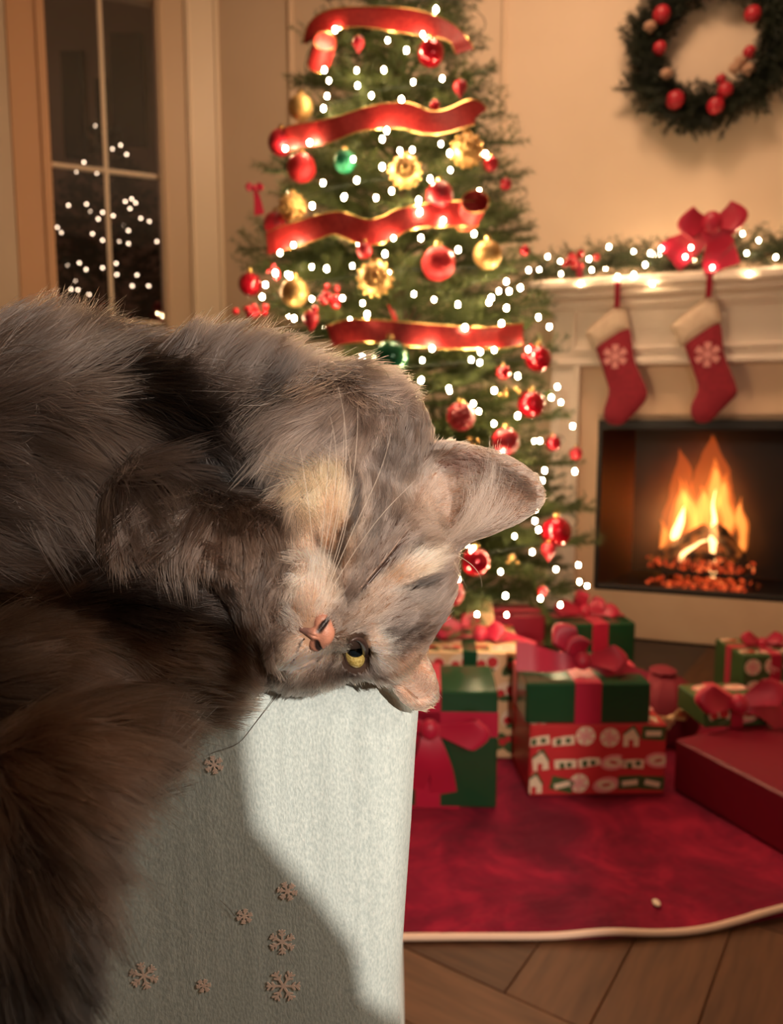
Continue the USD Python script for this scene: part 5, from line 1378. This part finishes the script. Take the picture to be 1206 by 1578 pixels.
if not globals().get('NOFUR'):
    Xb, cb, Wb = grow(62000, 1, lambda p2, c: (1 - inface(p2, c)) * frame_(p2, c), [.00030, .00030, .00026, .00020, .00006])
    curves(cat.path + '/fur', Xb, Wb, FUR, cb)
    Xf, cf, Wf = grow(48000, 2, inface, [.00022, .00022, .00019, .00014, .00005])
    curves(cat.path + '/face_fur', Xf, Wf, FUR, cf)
    # long pale hairs in the raised ear
    rg = np.random.default_rng(5); H = []
    for k in range(260):
        a = rg.random(); rx_, ry_ = 668 + 62 * a + rg.normal() * 5, 838 - 26 * a + rg.normal() * 7
        if rg.random() < .22: tx, ty = 760 + rg.normal() * 8, 689 + rg.normal() * 9
        else: th_ = rg.random(); tx, ty = 715 + 95 * th_ + rg.normal() * 10, 712 + 55 * th_ + rg.normal() * 12
        mxp, myp = (rx_ + tx) / 2 + 14, (ry_ + ty) / 2 + 12
        H.append(np.array([C3(x, y, .3462 - .004 * math.sin(math.pi * t)) for (x, y), t in zip(spline([(rx_, ry_), (mxp, myp), (tx, ty)], 7), np.linspace(0, 1, 7))]))
    for k in range(90):
        a = rg.random(); rx_, ry_ = 618 + 26 * a, 1052 + 24 * a; tx, ty = rx_ + 24 + rg.normal() * 6, ry_ - 26 + rg.normal() * 8
        H.append(np.array([C3(x, y, .3468) for (x, y) in spline([(rx_, ry_), ((rx_ + tx) / 2 + 8, (ry_ + ty) / 2 + 6), (tx, ty)], 7)]))
    H = np.array(H)
    for nm_, sl_ in (('ear_hair', slice(0, 260)), ('ear_hair_001', slice(260, 350))): curves(cat.path + '/' + nm_, H[sl_], np.tile([.00016] * 5 + [.00010, .00005], (len(H[sl_]), 1)), FUR, np.tile([.46, .34, .27], (len(H[sl_]), 1)) * rg.uniform(.35, .95, (len(H[sl_]), 1)), 'long pale hairs inside the ear')


def on_cat(px, py, off=.0):
    p = surf(px, py); p = C3(px, py, .34) if p is None else p
    return p - p / np.linalg.norm(p) * off


# whiskers
WP = [[(497, 905), (521, 800), (533, 700), (521, 596)], [(502, 900), (534, 790), (548, 700), (551, 628)], [(492, 895), (509, 800), (518, 720), (508, 640)], [(505, 908), (552, 800), (582, 735), (602, 668)], [(488, 890), (499, 800), (504, 740), (512, 662)], [(500, 915), (528, 830), (540, 760), (536, 690)], [(484, 905), (480, 820), (470, 740), (462, 690)], [(508, 912), (560, 830), (600, 780), (640, 740)], [(690, 850), (715, 862), (735, 880), (742, 905)], [(494, 899), (515, 812), (526, 742), (530, 650)]]
WX = []
for w in WP:
    q = spline(np.array(w, float), 14); d0 = on_cat(*w[0])[2]
    WX.append([C3(x, y, d0 - .002 - .012 * math.sin(math.pi * .8 * t)) for (x, y), t in zip(q, np.linspace(0, 1, 14))])
WX = np.array(WX); curves(cat.path + '/whiskers', WX, np.tile(np.linspace(.00026, .00008, 14), (len(WX), 1)), pm('whisker', (.66, .56, .47), .4), None, 'long white whiskers')
LIDD = pm('lid_rim', (.045, .025, .02), .35); LIDP = pm('lid_edge', (.30, .20, .155), .5)
lid = cat.part('closed_eyelid', tube(to_world(np.array([on_cat(x, y, .0006) for x, y in spline(LID, 24)])), .0006 * np.sin(np.linspace(.25, 2.9, 24)) + .0002, 8), LIDD, smooth=True, label='dark line of the shut eye')
lid.part('lid_edge', tube(to_world(np.array([on_cat(x - 4, y - 3, .0006) for x, y in spline(LID, 24)])), .00028, 6), LIDP, smooth=True)
lid.part('tear_corner', sphere(to_world(on_cat(566, 905, -.0003)), .0013, 2, (.8, .8, 1.6)), pm('tear_corner', (.10, .05, .04), .3), smooth=True)
# open eye
ec = C3(547, 1006, ez); CAMR = np.stack([RT, UPV, FW], 1)


def eye_piece(px, py, rx, ry, rd, off, rot=0):
    a = math.radians(rot); Rr = np.array([[math.cos(a), -math.sin(a), 0], [math.sin(a), math.cos(a), 0], [0, 0, 1]])
    c = C3(px, py, ec[2] + off)
    return sphere(to_world(c), 1, 4, (rx / FPX * ec[2], ry / FPX * ec[2], rd), CAMR @ Rr)


eye = cat.part('open_eye', eye_piece(547, 1006, 17, 24, .0060, .0042, 12), usdkit.material(stage, '/World/Looks/iris', {'g': ('texture_coordinate', {}), 'n': ('noise_texture', {'scale': 900, 'detail': 3}), 'r': ('rgb_ramp', {'ramp': [(.35, (.30, .21, .05)), (.65, (.58, .46, .16))]}), 'p': ('principled_bsdf', {'roughness': .12, 'coat_weight': .3, 'coat_roughness': .03})}, [('g.object', 'n.vector'), ('n.fac', 'r.fac'), ('r.color', 'p.base_color')], surface='p.BSDF'), smooth=True, label='open yellow eye')
eye.part('pupil', eye_piece(547.5, 998.5, 14.5, 15.5, .0052, .0012, 8), pm('pupil', (.006, .010, .014), .12, specular_ior_level=.25), smooth=True)
th = np.linspace(0, 2 * math.pi, 40); rim = []
for a in th:
    u, v = 15.5 * math.cos(a), 22.5 * math.sin(a); r_ = math.radians(12); x, y = 547 + u * math.cos(r_) + v * math.sin(r_), 1006 - (-u * math.sin(r_) + v * math.cos(r_))
    rim.append(C3(x, y, on_cat(547 + 1.22 * (x - 547), 1006 + 1.22 * (y - 1006))[2] + .0006))
rim = gaussian_filter(np.array(rim), (1.0, 0), mode='wrap')
eye.part('eyelid_rim', tube(to_world(rim), .0011 + .0007 * np.cos(th), 8, caps=False), LIDD, smooth=True)
# nose
NT = on_cat(490, 977, .0)
nosec = lambda x, y, z: NT + HR @ (np.array([x, y, z]) * HS * .92)
ng = np.stack(np.meshgrid(*[np.arange(-1.25, 1.26, .035)] * 3, indexing='ij'), -1)


def nel(c, r): q = ng - np.array(c); r = np.array(r); k0 = np.linalg.norm(q / r, axis=-1); return k0 * (k0 - 1) / (np.linalg.norm(q / r ** 2, axis=-1) + 1e-6)
def ncap(a, b, ra, rb):
    a, b = np.array(a), np.array(b); ba = b - a; h = np.clip(((ng - a) @ ba) / (ba @ ba), 0, 1)
    return np.linalg.norm(ng - a - h[..., None] * ba, axis=-1) - (ra + (rb - ra) * h)


nf = nel((0, .16, -.02), (.62, .40, .34))
for s in (-1, 1): nf = smin(nf, nel((s * .50, .06, -.06), (.30, .30, .28)), .18)
nf = smin(nf, nel((0, .30, .08), (.40, .30, .30)), .15)
nf = smin(nf, ncap((0, -.15, .10), (0, -.62, -.08), .22, .10), .12)
carve = np.minimum.reduce([smin(ncap((s * .27, -.04, .34), (s * .52, .12, .22), .115, .085), ncap((s * .52, .12, .22), (s * .86, .40, -.10), .085, .04), .05) for s in (-1, 1)])
groove = ncap((0, .02, .36), (0, -.66, .12), .035, .03)
nf = -smin(-nf, np.minimum(carve, groove), .04)
nmesh = nets(nf, np.array([-1.25] * 3), .035); trimesh.smoothing.filter_taubin(nmesh, iterations=4)
nv = np.asarray(nmesh.vertices); ni = tuple(((nv + 1.25) / .035).T)
dk = np.clip(1 - map_coordinates(carve, ni, order=1) / .07, 0, 1)[:, None]; lowr = np.clip((-.12 - nv[:, 1:2]) / .30, 0, 1); rimk = np.clip((np.abs(nv[:, :1]) - .50) / .3, 0, 1) * .6
nc = np.array([.47, .205, .135]) * (.8 + .4 * meshkit.fbm(nv * 5, 3, 2))[:, None]
nc = nc * (1 - lowr) + np.array([.15, .075, .06]) * lowr; nc = nc * (1 - rimk) + np.array([.24, .11, .08]) * rimk; nc = nc * (1 - dk) + np.array([.018, .010, .009]) * dk
nm = trimesh.Trimesh(to_world(np.array([nosec(*q) for q in nv - np.array([0, 0, .10])])), np.asarray(nmesh.faces)[:, ::-1], process=False)
NOSEM = usdkit.material(stage, '/World/Looks/nose_leather', {'a': ('attribute', {'attribute': 'nosecolor'}), 'tc': ('texture_coordinate', {}), 'n': ('noise_texture', {'scale': 1600, 'detail': 2}), 'b': ('bump', {'strength': .35, 'distance': .0006}), 'p': ('principled_bsdf', {'roughness': .45})}, [('a.color', 'p.base_color'), ('tc.object', 'n.vector'), ('n.fac', 'b.height'), ('b.normal', 'p.normal')], surface='p.BSDF')
nose = cat.part('nose', nm, NOSEM, smooth=True, label='salmon pink nose')
UsdGeom.PrimvarsAPI(nose.prim).CreatePrimvar('nosecolor', T_.Color3fArray, 'vertex').Set(Vt.Vec3fArray.FromNumpy(nc.astype(np.float32)))
mouth = [tube(to_world(np.array([on_cat(x, y, .0003) for x, y in spline(np.array(p, float), 16)])), .00042, 6) for p in ([(469, 984), (460, 997), (455, 1012), (442, 1028)], [(442, 1030), (462, 1030), (482, 1022), (496, 1012)])]
cat.part('mouth', mouth, LIDD, smooth=True)
# loose hairs on the cloth
lh = []
for p in ([(440, 1052), (420, 1080), (390, 1118), (370, 1142), (348, 1152), (325, 1160)], [(340, 1385), (355, 1400), (362, 1410)]):
    q = spline(np.array(p, float), 14); lh.append(tube(np.array([eq(x, y) - np.array([0, .0012, 0]) for x, y in q]), .00014, 4))
single('loose_hair', lh, pm('loose_hair', (.10, .08, .07), .6), 'few loose dark cat hairs stuck to the pale blue cloth', 'hair', kind='stuff')
